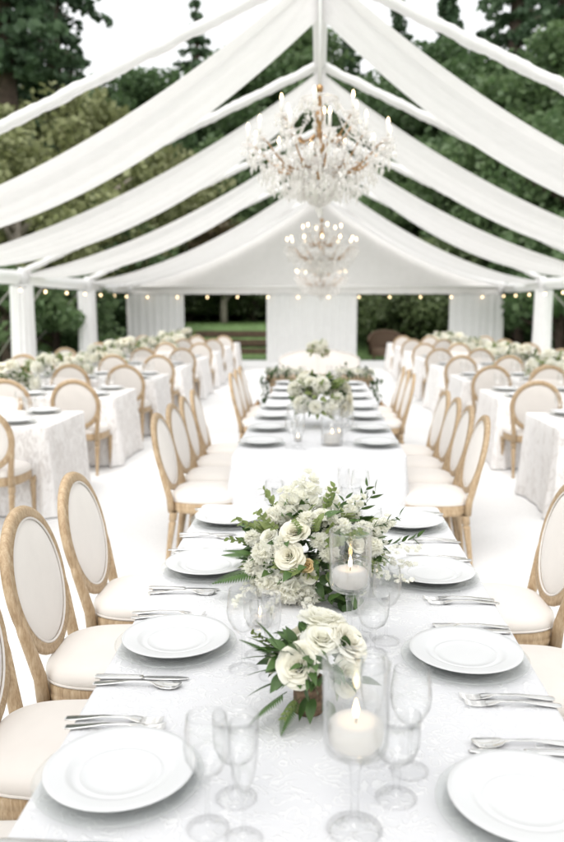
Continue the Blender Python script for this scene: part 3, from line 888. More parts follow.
def big_centrepiece():
    root = thing('flower_arrangement', 'largest flower arrangement, ivory roses and white stocks on the nearest table', 'flowers', (-.01, 2.66, ZT), 0, 'flower arrangements on the central tables'); root.scale = (1.0, .95, .86)
    MB().lathe([(.0, .0), (.06, .0), (.065, .006), (.03, .02), (.025, .03), (.07, .055), (.10, .09), (.105, .10), (.10, .10), (.0, .07)], 28).build('vase', SILVER, root)
    foliage(root, (0, 0, .13), .215, .21, .18, 190, [(LEAFD, 'dark_foliage'), (LEAFL, 'light_foliage')], (.03, .065), -.25, 5, .95)
    foliage(root, (0, 0, .14), .16, .15, .15, 150, [(LEAFD, 'inner_foliage')], (.05, .08), -.4, 12, .3)
    foliage(root, (0, -.01, .14), .235, .225, .20, 45, [(FERN, 'outer_foliage')], (.03, .06), -.2, 6, .95)
    C = Vector((0, 0, .13)); 
    def on(dx, dz, rad=.215, front=True):
        # dx, dz : position on the face seen from the front
        q = max(0, 1-(dx/.25)**2-((dz-.13)/.21)**2); return Vector((dx, -.21*math.sqrt(q), dz))
    def rose_at(dx, dz, me, s=1, up=.25):
        p = on(dx, dz); n_ = (p-C); n_.z += up*.2; n_.normalize()
        child(root, 'rose', me, p - n_*.012, orient(n_, dx*40), s)
    rose_at(-.062, .262, ROSES[0], 1.15); rose_at(-.075, .185, ROSES[0], 1.25); rose_at(-.02, .155, PEACHM, .75)
    rose_at(-.015, .115, ROSES[1], .7); rose_at(.13, .22, ROSES[1], .9); rose_at(-.145, .24, ROSES[2], .8); rose_at(.03, .315, ROSES[2], .85)
    rose_at(.16, .12, ROSES[2], .8)
    for (dx, dz, s, k) in [(-.155, .185, 1.0, 0), (-.19, .12, .9, 1), (-.135, .085, 1.15, 0), (-.075, .07, 1.35, 0), (.05, .20, .8, 1), (.09, .13, .8, 1), (.19, .20, .8, 0),
                           (.09, .28, .8, 1), (-.125, .30, .9, 0), (-.20, .22, .75, 1), (-.02, .04, 1.0, 0), (-.17, .04, .9, 1), (.13, .06, .9, 0), (.02, .24, .8, 1), (-.10, .225, .8, 1), (.16, .26, .75, 0), (-.02, .30, .8, 0)]:
        p = on(dx, dz); n_ = (p-C).normalized(); child(root, 'white_bloom', POMS[k], p, orient(n_, dx*30), s)
    for a in range(9):   # blooms round the back
        an = .35 + a*.34; p = Vector((.2*math.cos(an), .2*math.sin(an), .13+.07*math.sin(a*2.2))); child(root, 'white_bloom', POMS[a % 2], p, orient(p-C, a), 1.1)
    for (x, y, z, dx, dy, s, k) in [(-.07, -.03, .26, -.2, -.1, 1.05, 1), (-.02, .0, .29, .02, -.1, 1.2, 1), (.04, .03, .27, .2, .05, .95, 0), (.10, -.02, .26, .45, -.1, .9, 1),
                                    (.05, -.08, .25, .15, -.5, .7, 0), (-.05, .08, .26, -.1, .4, 1.1, 0), (.17, -.05, .2, .8, -.2, .9, 1)]:
        child(root, 'stock_flower', STOCKS[k], (x, y, z), orient((dx, dy, 1), x*30), s)
    for (x, y, z, d, s) in [(-.17, -.10, .10, (-1, -.5, .05), 1.1), (-.16, -.06, .15, (-1, -.2, .35), .9), (-.18, .05, .10, (-1, .4, .1), 1.0), (.0, -.02, .26, (.3, -.1, 1), .8)]:
        child(root, 'fern_frond', M_FROND, (x, y, z), aim(d), s)
    for (x, y, z, d, k, s) in [(.10, 0, .24, (.6, -.1, .9), 0, 1.2), (.13, -.06, .24, (1, -.3, .55), 0, 1.1), (.06, -.06, .26, (.35, -.4, 1), 0, .9), (-.08, -.02, .26, (-.7, 0, 1), 1, 1.1), (.0, -.13, .24, (.1, -.7, .6), 1, 1.2),
                               (.03, -.15, .2, (.4, -1, .5), 1, 1.3), (-.13, -.05, .23, (-1, -.2, .5), 1, 1.1), (-.16, -.05, .20, (-1, -.3, .15), 1, 1.0), (.16, -.05, .18, (1, -.2, .3), 0, 1.2), (.1, .1, .24, (.6, .6, .8), 0, 1.1), (-.05, -.15, .25, (-.2, -.9, .8), 1, 1.0), (.09, -.13, .23, (.5, -.9, .6), 1, 1.1), (-.11, -.12, .25, (-.6, -.6, .9), 1, 1.1), (.04, -.05, .29, (.2, -.3, 1), 1, 1.1), (-.03, -.17, .13, (-.3, -1, .2), 1, 1.0), (.13, -.12, .16, (.8, -.9, .2), 1, 1.1), (-.1, .1, .24, (-.6, .6, .8), 1, 1.2)]:
        child(root, 'leafy_sprig', M_SPRIGS[k], (x, y, z), aim(d, x*20), s)
    for (x, y, z, d, k, s) in [(.18, -.06, .19, (1, -.3, -.1), 0, 1.1), (.20, -.02, .14, (1, -.2, -.5), 1, 1.1), (.17, -.10, .12, (.9, -.6, -.4), 0, 1.0), (-.17, -.12, .07, (-.8, -.8, -.3), 0, 1.0), (-.10, -.18, .05, (-.5, -1, -.2), 1, 1.1),
                               (.15, -.03, .24, (1, -.2, .4), 1, 1.0), (-.02, -.2, .06, (-.1, -1, -.2), 1, 1.0)]:
        child(root, 'flower_spray', M_JAS[k], (x, y, z), aim(d, z*20), s)
    iv = MB(); r = np.random.default_rng(3)
    for k in range(26):
        p = Vector((.07+r.normal(0, .035), -.20+r.normal(0, .02), .045+r.normal(0, .028)))
        l = r.uniform(.04, .065); leaf(iv, TM(p, aim((r.normal(.1, .6), -.8, r.normal(-.1, .5)), r.uniform(-.8, .8))), l, l*.75, .3)
    iv.build('ivy_leaves', LEAFD, root)
big_centrepiece()

def small_centrepiece():
    root = thing('flower_arrangement', 'small bunch of five white roses with fern in a bark vase, nearest the camera', 'flowers', (-.017, 1.79, ZT), 0, 'flower arrangements on the central tables')
    MB().lathe([(.0, .0), (.034, .0), (.036, .004), (.037, .04), (.036, .075), (.039, .08), (.033, .08), (.031, .06), (.0, .06)], 26).build('vase', BARKV, root)
    foliage(root, (0.01, 0, .13), .09, .09, .055, 60, [(LEAFD, 'dark_foliage'), (FERN, 'light_foliage')], (.035, .065), -.5, 8)
    C = Vector((.01, 0, .07))
    for (x, y, z, me, s) in [(-.022, -.065, .140, 0, 1.22), (.030, .05, .195, 2, 1.4), (.085, .0, .165, 0, 1.35), (.085, -.055, .115, 2, 1.1), (-.075, -.02, .130, 1, .8), (-.03, .07, .15, 0, 1.1), (.03, -.02, .185, 2, 1.1)]:
        p = Vector((x, y, z)); n_ = (p-C).normalized(); n_.y -= .25
        child(root, 'rose', ROSES[me], p-n_.normalized()*.02, orient(n_, x*50), s)
    for (p, d, s) in [((-.05, .0, .13), (-.55, .1, 1), .72), ((-.05, -.01, .12), (-1, -.1, .9), .8), ((-.05, -.05, .07), (-.9, -.6, -.25), .72), ((-.03, -.05, .06), (-.5, -.9, -.45), .6)]:
        child(root, 'fern_frond', M_FROND, p, aim(d, .5), s)
    lf = MB(); 
    for (p, d, l, w) in [((-.05, .01, .12), (-1, 0, .25), .12, .022), ((-.05, .0, .13), (-.75, .1, .9), .10, .024), ((-.04, -.03, .09), (-1, -.2, -.05), .11, .026), ((-.05, -.02, .11), (-1, -.1, .12), .10, .018),
                         ((.045, -.06, .11), (.3, -.3, 1), .075, .026), ((-.07, .03, .12), (-.8, .2, .7), .09, .022), ((.01, -.08, .07), (-.2, -1, -.4), .06, .028), ((.04, -.07, .06), (.3, -.9, -.5), .06, .03),
                         ((.11, -.02, .09), (1, -.3, .1), .06, .026), ((.0, -.06, .065), (-.5, -.8, -.5), .06, .026)]:
        leaf(lf, TM(p, aim(d, .3)), l, w, .25)
    lf.build('long_leaves', LEAFD, root)
    for (p, d, k, s) in [((-.05, .0, .12), (-.8, .1, .6), 1, .8), ((-.02, -.06, .06), (-.4, -1, -.1), 1, .7)]:
        child(root, 'leafy_sprig', M_SPRIGS[k], p, aim(d), s)
small_centrepiece()

# lower-detail flower bank for the other tables
def bank_meshes(seed, L, W, H, n):
    r = np.random.default_rng(seed); b = MB(); bl = []
    for k in range(150):
        a = r.uniform(0, 2*PI); z = r.uniform(-.15, 1); q = math.sqrt(max(0, 1-z*z)); d = Vector((q*math.cos(a), q*math.sin(a), z)); kk = r.uniform(.7, 1.1)
        p = Vector((d.x*L*kk, d.y*W*kk, .06+d.z*H*kk)); l = r.uniform(.045, .10)
        leaf(b, TM(p, aim(d+Vector(r.normal(0, .5, 3)), r.uniform(-1, 1))), l, l*.42, .3)
    for k in range(n):
        a = k*2.4; z = .05+.93*((k*7) % n)/n; q = math.sqrt(max(0, 1-z*z)); d = Vector((q*math.cos(a), q*math.sin(a), z))
        bl.append((Vector((d.x*L, d.y*W, .06+d.z*H)), d, r.uniform(1.1, 1.9), k % 4))
    return b.mesh('foliage', LEAFL if seed % 2 else BROADM), bl
BROADM = m_leaf('arrangement_green', [(.3, (.05, .085, .025)), (.55, (.12, .17, .05)), (.8, (.22, .27, .10))], .35, 8, 30, .5, .3)
BANKS = [bank_meshes(s, *p) for s, p in ((1, (.33, .17, .18, 20)), (2, (.30, .17, .21, 18)), (3, (.36, .18, .16, 22)))]
M_BVASE = MB().lathe([(.0, .0), (.07, .0), (.08, .03), (.09, .07), (.085, .08), (.0, .07)], 20).mesh('vase', SILVER)
def flower_bank(loc, rz, label, group, kind=0, s=1.0):
    root = thing('flower_arrangement', label, 'flowers', loc, rz, group)
    root.scale = (s,)*3
    fm, bl = BANKS[kind]
    link('vase', M_BVASE, root)
    link('foliage', fm, root)
    for (p, d, sc_, k) in bl:
        me = [ROSES[2], POMS[0], ROSES[0], POMS[1]][k]
        child(root, 'bloom', me, p, orient(d, sc_*9), sc_*(1.0 if k % 2 else .95))

gcf = 'flower arrangements on the central tables'
# second-table centrepiece: taller and rounder
def mid_centrepiece(loc, label, s=1):
    root = thing('flower_arrangement', label, 'flowers', loc, 0, gcf); root.scale = (s,)*3
    MB().lathe([(.0, .0), (.05, .0), (.05, .01), (.02, .03), (.02, .08), (.06, .11), (.085, .15), (.0, .13)], 20).build('vase', GLASS, root)
    foliage(root, (0, 0, .22), .20, .17, .19, 110, [(LEAFD, 'dark_foliage'), (LEAFL, 'light_foliage')], (.05, .10), -.5, 21)
    r = np.random.default_rng(4)
    for k in range(22):
        a = k*2.4; z = -.35+1.25*((k*9) % 22)/22; q = math.sqrt(max(0, 1-z*z)); d = Vector((q*math.cos(a), q*math.sin(a), z))
        child(root, 'rose' if k % 2 else 'white_bloom', [POMS[0], ROSES[0], POMS[1], ROSES[2]][k % 4], (d.x*.21, d.y*.18, .22+d.z*.19), orient(d, k), r.uniform(1.1, 1.7))
    for k in range(8):
        a = k*.8; child(root, 'leafy_sprig', M_SPRIGS[1], (.1*math.cos(a), .1*math.sin(a), .28), aim((math.cos(a), math.sin(a), .7)), 1.3)
mid_centrepiece((.01, 6.4, ZT), 'round arrangement of white roses and greens on the second table', 1.0)

# ------------------------------------------------------------------ hurricane candles
def make_hurricane(label, loc):
    o = MB()
    o.lathe([(.050, 0), (.051, .003), (.03, .008), (.012, .014), (.008, .025), (.0075, .07), (.010, .115), (.013, .13), (.011, .138), (.016, .146), (.045, .152), (.056, .160), (.0595, .175), (.060, .25), (.0610, .318), (.0618, .322), (.0605, .326), (.0575, .324), (.0572, .318), (.0575, .25), (.057, .178), (.053, .165), (.04, .158), (.0, .155)], 44)
    h = o.mesh('hurricane_glass', HURGLASS)
    return h
M_HUR = make_hurricane('', None)
def hurricane(loc, who, s=1.0, hm=None):
    put('hurricane_glass', M_HUR, loc, 0, 'stemmed clear hurricane glass ' + who, 'candle holder', 'hurricane glasses on the central tables', s)
    t = thing('floating_candle', 'lit ivory candle inside the hurricane glass ' + who, 'candle', (loc[0], loc[1], loc[2]+.163*s), 0, 'lit candles on the central tables'); t.scale = (s,)*3
    MB().lathe([(.0, .0), (.038, .001), (.048, .012), (.051, .030), (.049, .044), (.043, .050), (.03, .049), (.012, .046), (.0, .045)], 32).build('wax', WAX, t)
    MB().tube([(0, 0, .045), (.001, 0, .055), (.0, 0, .060)], .0012, 6).build('wick', WICK, t)
    MB().lathe([(.0, .055), (.003, .057), (.0052, .062), (.0058, .067), (.005, .074), (.0034, .081), (.0018, .087), (.0, .092)], 16).build('flame', FLAME, t)
hurricane((.072, 1.355, ZT), 'nearest the camera, in front of the small roses')
hurricane((.095, 2.20, ZT), 'just in front of the large centrepiece')
M_CYL = MB().lathe([(.0, .004), (.070, .004), (.074, .0), (.076, .01), (.076, .20), (.074, .20), (.073, .012), (.0, .012)], 36).mesh('candle_cylinder', GLASS)
put('candle_cylinder', M_CYL, (.10, 5.52, ZT), 0, 'clear cylinder vase holding a candle near the front edge of the second table', 'candle holder', 'glass cylinders')
t = thing('floating_candle', 'lit ivory candle in the clear cylinder on the second table', 'candle', (.10, 5.52, ZT+.02), 0, 'lit candles on the central tables')
MB().lathe([(.0, .0), (.055, 0), (.058, .01), (.058, .055), (.052, .06), (.0, .057)], 28).build('wax', WAX, t)
MB().lathe([(.0, .062), (.004, .066), (.006, .072), (.005, .08), (.0025, .09), (.0, .096)], 12).build('flame', FLAME, t)
# small votives along the tables
M_VOT = MB().lathe([(.0, .002), (.026, .0), (.030, .01), (.033, .06), (.031, .06), (.028, .012), (.0, .008)], 20).mesh('votive_glass', GLASS)
def votive(loc, who):
    t = thing('votive_candle', 'small lit votive candle in clear glass ' + who, 'votive', loc, 0, 'votive candles on the tables')
    link('glass', M_VOT, t); MB().lathe([(.0, .008), (.026, .01), (.028, .03), (.0, .029)], 16).build('wax', WAX, t)
    MB().lathe([(.0, .031), (.004, .037), (.005, .042), (.0, .06)], 8).build('flame', FLAME, t)
votive((-.14, 5.65, ZT), 'near the front edge of the second table')
votive((.16, 5.9, ZT), 'before the round arrangement, second table')
votive((-.10, 8.5, ZT), 'near the front of the third table')
votive((.14, 9.0, ZT), 'midway along the third table')
votive((.12, 7.2, ZT), 'behind the round arrangement, second table')
votive((-.16, 7.55, ZT), 'near the back edge of the second table')
votive((-.12, 9.5, ZT), 'left of centre on the third table')
votive((.10, 10.0, ZT), 'near the back edge of the third table')
votive((-.17, 2.30, ZT), 'left of the hurricane, before the large centrepiece')

# ------------------------------------------------------------------ sweetheart table, settee and garlands at the end
def end_group():
    y0 = 10.75
    t = thing('sweetheart_table', 'small wood-topped head table at the end of the third table', 'table', (.02, y0+.35, 0))
    MB().box((0, 0, .745), (1.46, .66, .035)).build('tabletop', WOOD, t, False)
    MB().box((0, 0, .69), (1.36, .56, .07)).build('apron', WOOD, t, False)
    for sx in (-1, 1):
        for sy in (-1, 1):
            MB().lathe([(.022, 0), (.026, .03), (.034, .5), (.038, .6), (.030, .62), (.04, .64), (.04, .72)], 14, Matrix.Translation((sx*.64, sy*.25, 0))).build('leg', WOOD, t)
    for sx, sd in ((-1, 'left'), (1, 'right')):
        gl = thing('leaf_garland', 'green leaf garland with white blooms falling off the %s end of the head table' % sd, 'garland', (.02+sx*.45, y0+.06, .765), 0, 'garlands on the head table')
        b = MB(); r = np.random.default_rng(30+sx)
        for k in range(260):
            u = r.uniform(0, 1)
            if u < .55: p = Vector((sx*(-.22+u/.55*.48), r.normal(0, .06), .04+abs(r.normal(0, .05))))
            else: p = Vector((sx*(.29+r.normal(0, .035)), r.normal(-.01, .06), .02-(u-.55)/.45*.42))
            l = r.uniform(.05, .09); leaf(b, TM(p, aim(Vector(r.normal(0, 1, 3)) + Vector((0, -.6, 0)))), l, l*.45, .3)
        b.build('foliage', LEAFD, gl)
        for k in range(6): child(gl, 'bloom', [POMS[0], ROSES[2]][k % 2], (sx*(-.2+.085*k), -.05+.02*(k % 3), .07), orient((sx*.2, -.6, 1), k), 1.4)
        lg = thing('lantern', 'slim glass lantern on the floor by the %s end of the head table' % sd, 'lantern', (.02+sx*.84, y0+.1, .006), 0, 'lanterns by the head table')
        f = MB()
        for ax in (-1, 1):
            for ay in (-1, 1): f.box((ax*.07, ay*.07, .18), (.014, .014, .36))
        f.box((0, 0, .008), (.16, .16, .016)); f.box((0, 0, .365), (.17, .17, .014)); f.lathe([(.07, .372), (.02, .42), (.012, .45), (.0, .452)], 10)
        f.build('frame', BRONZE, lg, False); MB().lathe([(.0, .017), (.03, .017), (.03, .16), (.0, .16)], 14).build('candle', WAX, lg)
    # settee
    s = thing('settee', 'cream upholstered settee behind the head table', 'settee', (.02, y0+1.25, 0))
    n = 40; P = np.zeros((n+1, 2, 3))
    def top(u): return .92 + .14*math.sin(PI*u)**.6
    b = MB(); fr = []
    for side in (0, 1):
        Q = np.zeros((n+1, 8, 3))
        for i in range(n+1):
            u = i/n; x = -.60+1.20*u
            for j in range(8):
                v = j/7; bul = .035*math.sin(PI*v)*math.sin(PI*u)
                Q[i, j] = (x, .20+.12*v + (-.03-bul if side == 0 else .03+bul), .45+(top(u)-.45)*v)
        b.grid(Q)
    b.build('backrest', LINEN, s)
    fr = [(-.62, .2, .36)] + [(-.61+1.22*i/n, .32, top(i/n)+.01) for i in range(n+1)] + [(.62, .2, .36)]
    MB().tube(fr, .012, 8).build('back_frame', LINEN, s)
    P = np.zeros((n, 6, 3))
    for i in range(n):
        c, si = math.cos(2*PI*i/n), math.sin(2*PI*i/n); x = math.copysign(abs(c)**.4, c)*.60; y = math.copysign(abs(si)**.4, si)*.27
        for j, (k, z) in enumerate([(1, .36), (1.01, .40), (1.01, .45), (.96, .48), (.7, .50), (.1, .505)]): P[i, j] = (x*k, y*k, z)
    MB().grid(P, True).build('seat', LINEN, s)
    for sx in (-1, 1):
        for sy in (-1, 1): MB().lathe([(.013, 0), (.02, .1), (.03, .36)], 12, Matrix.Translation((sx*.54, sy*.22, 0))).build('leg', WOOD, s)
        MB().tube([(sx*.60, .24, .68), (sx*.62, .05, .69), (sx*.62, -.15, .66), (sx*.61, -.20, .55), (sx*.60, -.18, .40)], .02, 8).build('armrest', WOOD, s)
    # tall vase of flowers behind it, seen above the settee
    v = thing('flower_arrangement', 'tall slender vase of pale flowers standing above the cream settee', 'flowers', (.0, y0+.42, .763), 0, gcf)
    MB().lathe([(.0, .0), (.045, 0), (.045, .01), (.015, .03), (.015, .2), (.03, .26), (.05, .30), (.0, .28)], 18).build('vase', GLASS, v)
    foliage(v, (0, 0, .37), .13, .11, .11, 40, [(LEAFL, 'foliage')], (.05, .09), -.6, 77)
    for k in range(9):
        d = Vector((math.cos(k*2.4), math.sin(k*2.4), -.3+k*.16)).normalized(); child(v, 'bloom', POMS[k % 2], Vector((0, 0, .37))+d*.11, orient(d), 1.3)
    for sx, nm in ((-1, 'left'), (1, 'right')):
        flower_bank((.02+sx*.78, y0+1.3, .62 if False else .0), 0, 'bunch of blush flowers on the floor by the %s arm of the settee' % nm, gcf, 1, .0001) if False else None
        votive((.02+sx*.28, y0+.2, .763), 'on the head table, %s of its tall vase' % nm)
end_group()

# ------------------------------------------------------------------ guest tables
NT = 8
for s, sd in ((-1, 'left'), (1, 'right')):
    xa = -2.17 if s < 0 else 1.90
    LT = 2.95
    for i in range(NT):
        ya = 6.27 + 2.13*i if s < 0 else 6.34 + 2.13*i
        if ya > 22.4: continue
        yb = ya + 1.04
        x0, x1 = (xa-LT, xa) if s < 0 else (xa, xa+LT)
        tw = '%s %s guest table' % (ORD[i], sd)
        cloth('tablecloth', 'pale patterned cloth on the %s, counted from the front' % tw, x0, x1, ya, yb, TOILE, 'patterned cloths on the guest tables', seed=40+i+(20 if s > 0 else 0), amp=.013)
        xm = (x0+x1)/2
        if inview((xm, (ya+yb)/2, .95), 60):
            flower_bank((xm+random.uniform(-.1, .1), (ya+yb)/2, ZT), random.uniform(-.2, .2), 'bank of white blooms and greens on the %s' % tw, 'flower arrangements on the guest tables', (i+(s > 0)) % 3, random.uniform(1.12, 1.3))
        for k in range(4):
            x = xa + s*((.33 if i == 0 else .26) + .70*k)
            w = ['aisle end', 'second place', 'third place', 'outer end'][k]
            if inview((x, ya-.3, .6), 25):
                chair(x, ya-.25, 0, 'oval-back chair, near side of the %s from the front, %s' % (tw, w), 'oval-back chairs at the guest tables')
            if inview((x, yb+.3, .7), 20) and i < 6 and k > 0 and (k+i) % 3:
                chair(x, yb+.25, PI, 'oval-back chair, far side of the %s from the front, %s' % (tw, w), 'oval-back chairs at the guest tables')
            if i < 5:
                for (yy, fc, pos) in ((ya+.19, (0, 1), 'near'), (yb-.19, (0, -1), 'far')):
                    if inview((x, yy, .77), 4):
                        setting(x, yy, fc, '%s side of %s, %s' % (pos, tw, w), 1 if i < 4 else 0)
            
# ------------------------------------------------------------------ garden beyond the tent
def rand_dirs(n):
    v = rng.normal(size=(n, 3)); return v/np.linalg.norm(v, axis=1)[:, None]
def leaf_quads(pos, size, flat=.0, down=0.):
    n = len(pos); a = rand_dirs(n); b = rand_dirs(n)
    a[:, 2] *= (1-flat); a[:, 2] -= down
    a /= np.linalg.norm(a, axis=1)[:, None]
    c = np.cross(a, b); c /= np.linalg.norm(c, axis=1)[:, None] + 1e-9
    s = size*rng.uniform(.6, 1.3, n)[:, None]
    A = a*s; B = c*s*.42
    return np.stack([pos-A*.5, pos+B, pos+A*.5, pos-B], axis=1)
def broad_tree(name, H, W, mat, bark, ncl, per, leafs, seed, trunk_frac=.25, lean=0):
    r = np.random.default_rng(seed)
    tr = MB(); tr.tube([(0, 0, -.4), (lean*.1, 0, H*.2), (lean*.3, .1, H*.5), (lean*.5, 0, H*.75)], [W*.05, W*.042, W*.03, W*.012], 9)
    cl = []
    for k in range(ncl):
        a = r.uniform(0, 2*PI); z = trunk_frac + (1-trunk_frac)*r.uniform(0, 1)**.8; prof = math.sin(PI*min(1, (z-trunk_frac*.6)/(1.06-trunk_frac*.6)))**.6
        rad = W*.5*prof*r.uniform(.35, 1)
        c = np.array((rad*math.cos(a)+lean*z*.6, rad*math.sin(a), H*z)); cl.append(c)
        if k % 3 == 0:
            zt = max(.15, z-.22)
            tr.tube([(lean*.4*zt, 0, H*zt), (c[0]*.55, c[1]*.55, H*(zt*.4+z*.6)), tuple(c)], [W*.02, W*.013, W*.004], 5)
    pos = []
    for c in cl:
        rad = W*r.uniform(.09, .17); p = rand_dirs(per)*(rng.uniform(.35, 1, per)**.5)[:, None]*rad; p[:, 2] *= .72; pos.append(p+c)
    b = MB().quads(leaf_quads(np.concatenate(pos), leafs, .2))
    return tr.mesh('trunk', bark), b.mesh('crown', mat, False)
def fir_tree(H, W, mat, bark, levels, seed, gap=.0, leafs=.5):
    r = np.random.default_rng(seed)
    tr = MB(); tr.tube([(0, 0, -.5), (0, 0, H*.4), (.05, 0, H*.8), (0, 0, H)], [W*.055, W*.045, W*.02, .02], 9)
    pos = []; dirs = []
    for k in range(levels):
        t = k/levels; z = H*(.08+.92*t); L0 = W*.5*(1-t)**.8*r.uniform(.65, 1.1)+.2
        if r.uniform() < gap: continue
        nb = r.integers(5, 9); a0 = r.uniform(0, 6)
        for q in range(nb):
            a = a0+2*PI*q/nb+r.normal(0, .2); L = L0*r.uniform(.55, 1.1); dr = r.uniform(.12, .42)
            tip = np.array((L*math.cos(a), L*math.sin(a), z-dr*L))
            tr.tube([(0, 0, z), (tip[0]*.5, tip[1]*.5, z-dr*L*.3), tuple(tip)], [.05, .03, .008], 4, caps=False)
            n = max(16, int(38*L)); u = rng.uniform(.15, 1, n)[:, None]
            p = np.array((0, 0, z))*(1-u) + tip*u; p[:, 2] += (u[:, 0]*(1-u[:, 0]))*dr*L*.6
            side = np.array((-math.sin(a), math.cos(a), 0)); p += side*(rng.normal(0, .16, n)*L*(1.1-u[:, 0]))[:, None]; p[:, 2] -= np.abs(rng.normal(0, .16, n))
            pos.append(p)
    b = MB().quads(leaf_quads(np.concatenate(pos), leafs, .1, .35))
    return tr.mesh('trunk', bark), b.mesh('crown', mat, False)

PROTO = {
 'fir': fir_tree(20, 8.0, FIRL, BARK, 34, 1, .12, .34),
 'airy': fir_tree(18, 7.0, FIRL, BARK, 24, 2, .30, .30),
 'slim': fir_tree(15, 4.6, FIRL, BARK, 44, 3, .0, .32),
 'broad': broad_tree('', 9, 8.5, BROADL, BARK, 90, 150, .30, 4, .16),
 'round': broad_tree('', 7, 7.5, BROADL, BARK, 80, 150, .27, 5, .08),
 'olive': broad_tree('', 6.5, 6.5, OLIVEL, PALEBARK, 76, 150, .22, 6, .10),
 'tall': broad_tree('', 13, 8.5, BROADL, BARK, 100, 150, .31, 7, .12),
 'rust': broad_tree('', 4.6, 4.2, RUSTL, PALEBARK, 46, 70, .26, 8, .42, .2),
 'laurel': broad_tree('', 4.0, 4.6, LAURELL, BARK, 64, 130, .17, 10, .02),
 'bush': broad_tree('', 3.2, 4.4, BROADL, BARK, 44, 95, .26, 9, .02),
}
KN = {'fir': ('fir_tree', 'tall dark fir'), 'airy': ('fir_tree', 'open-branched dark conifer'), 'slim': ('fir_tree', 'slim pointed conifer'), 'broad': ('leafy_tree', 'spreading dark green tree'),
      'round': ('leafy_tree', 'low rounded green tree'), 'olive': ('leafy_tree', 'sunlit yellow-green tree'), 'tall': ('leafy_tree', 'high leafy green tree'), 'rust': ('garden_tree', 'small pale-trunked tree with rusty leaves'), 'bush': ('bush', 'dense dark green bush'), 'laurel': ('bush', 'laurel bush')}
def plant(kind, x, y, s, label, rz=None, dz=0):
    tr, cr = PROTO[kind]; nm, kd = KN[kind]
    o = thing(nm, label, 'bush' if kind in ('bush', 'laurel') else 'tree', (x, y, ground_h(x, y)-.1+dz), random.uniform(0, 6) if rz is None else rz, 'trees and bushes round the tent')
    o.scale = (s, s, s*random.uniform(.94, 1.06))
    link('trunk', tr, o); link('crown', cr, o)
def px(xp, Y): return (xp-318)/800*Y
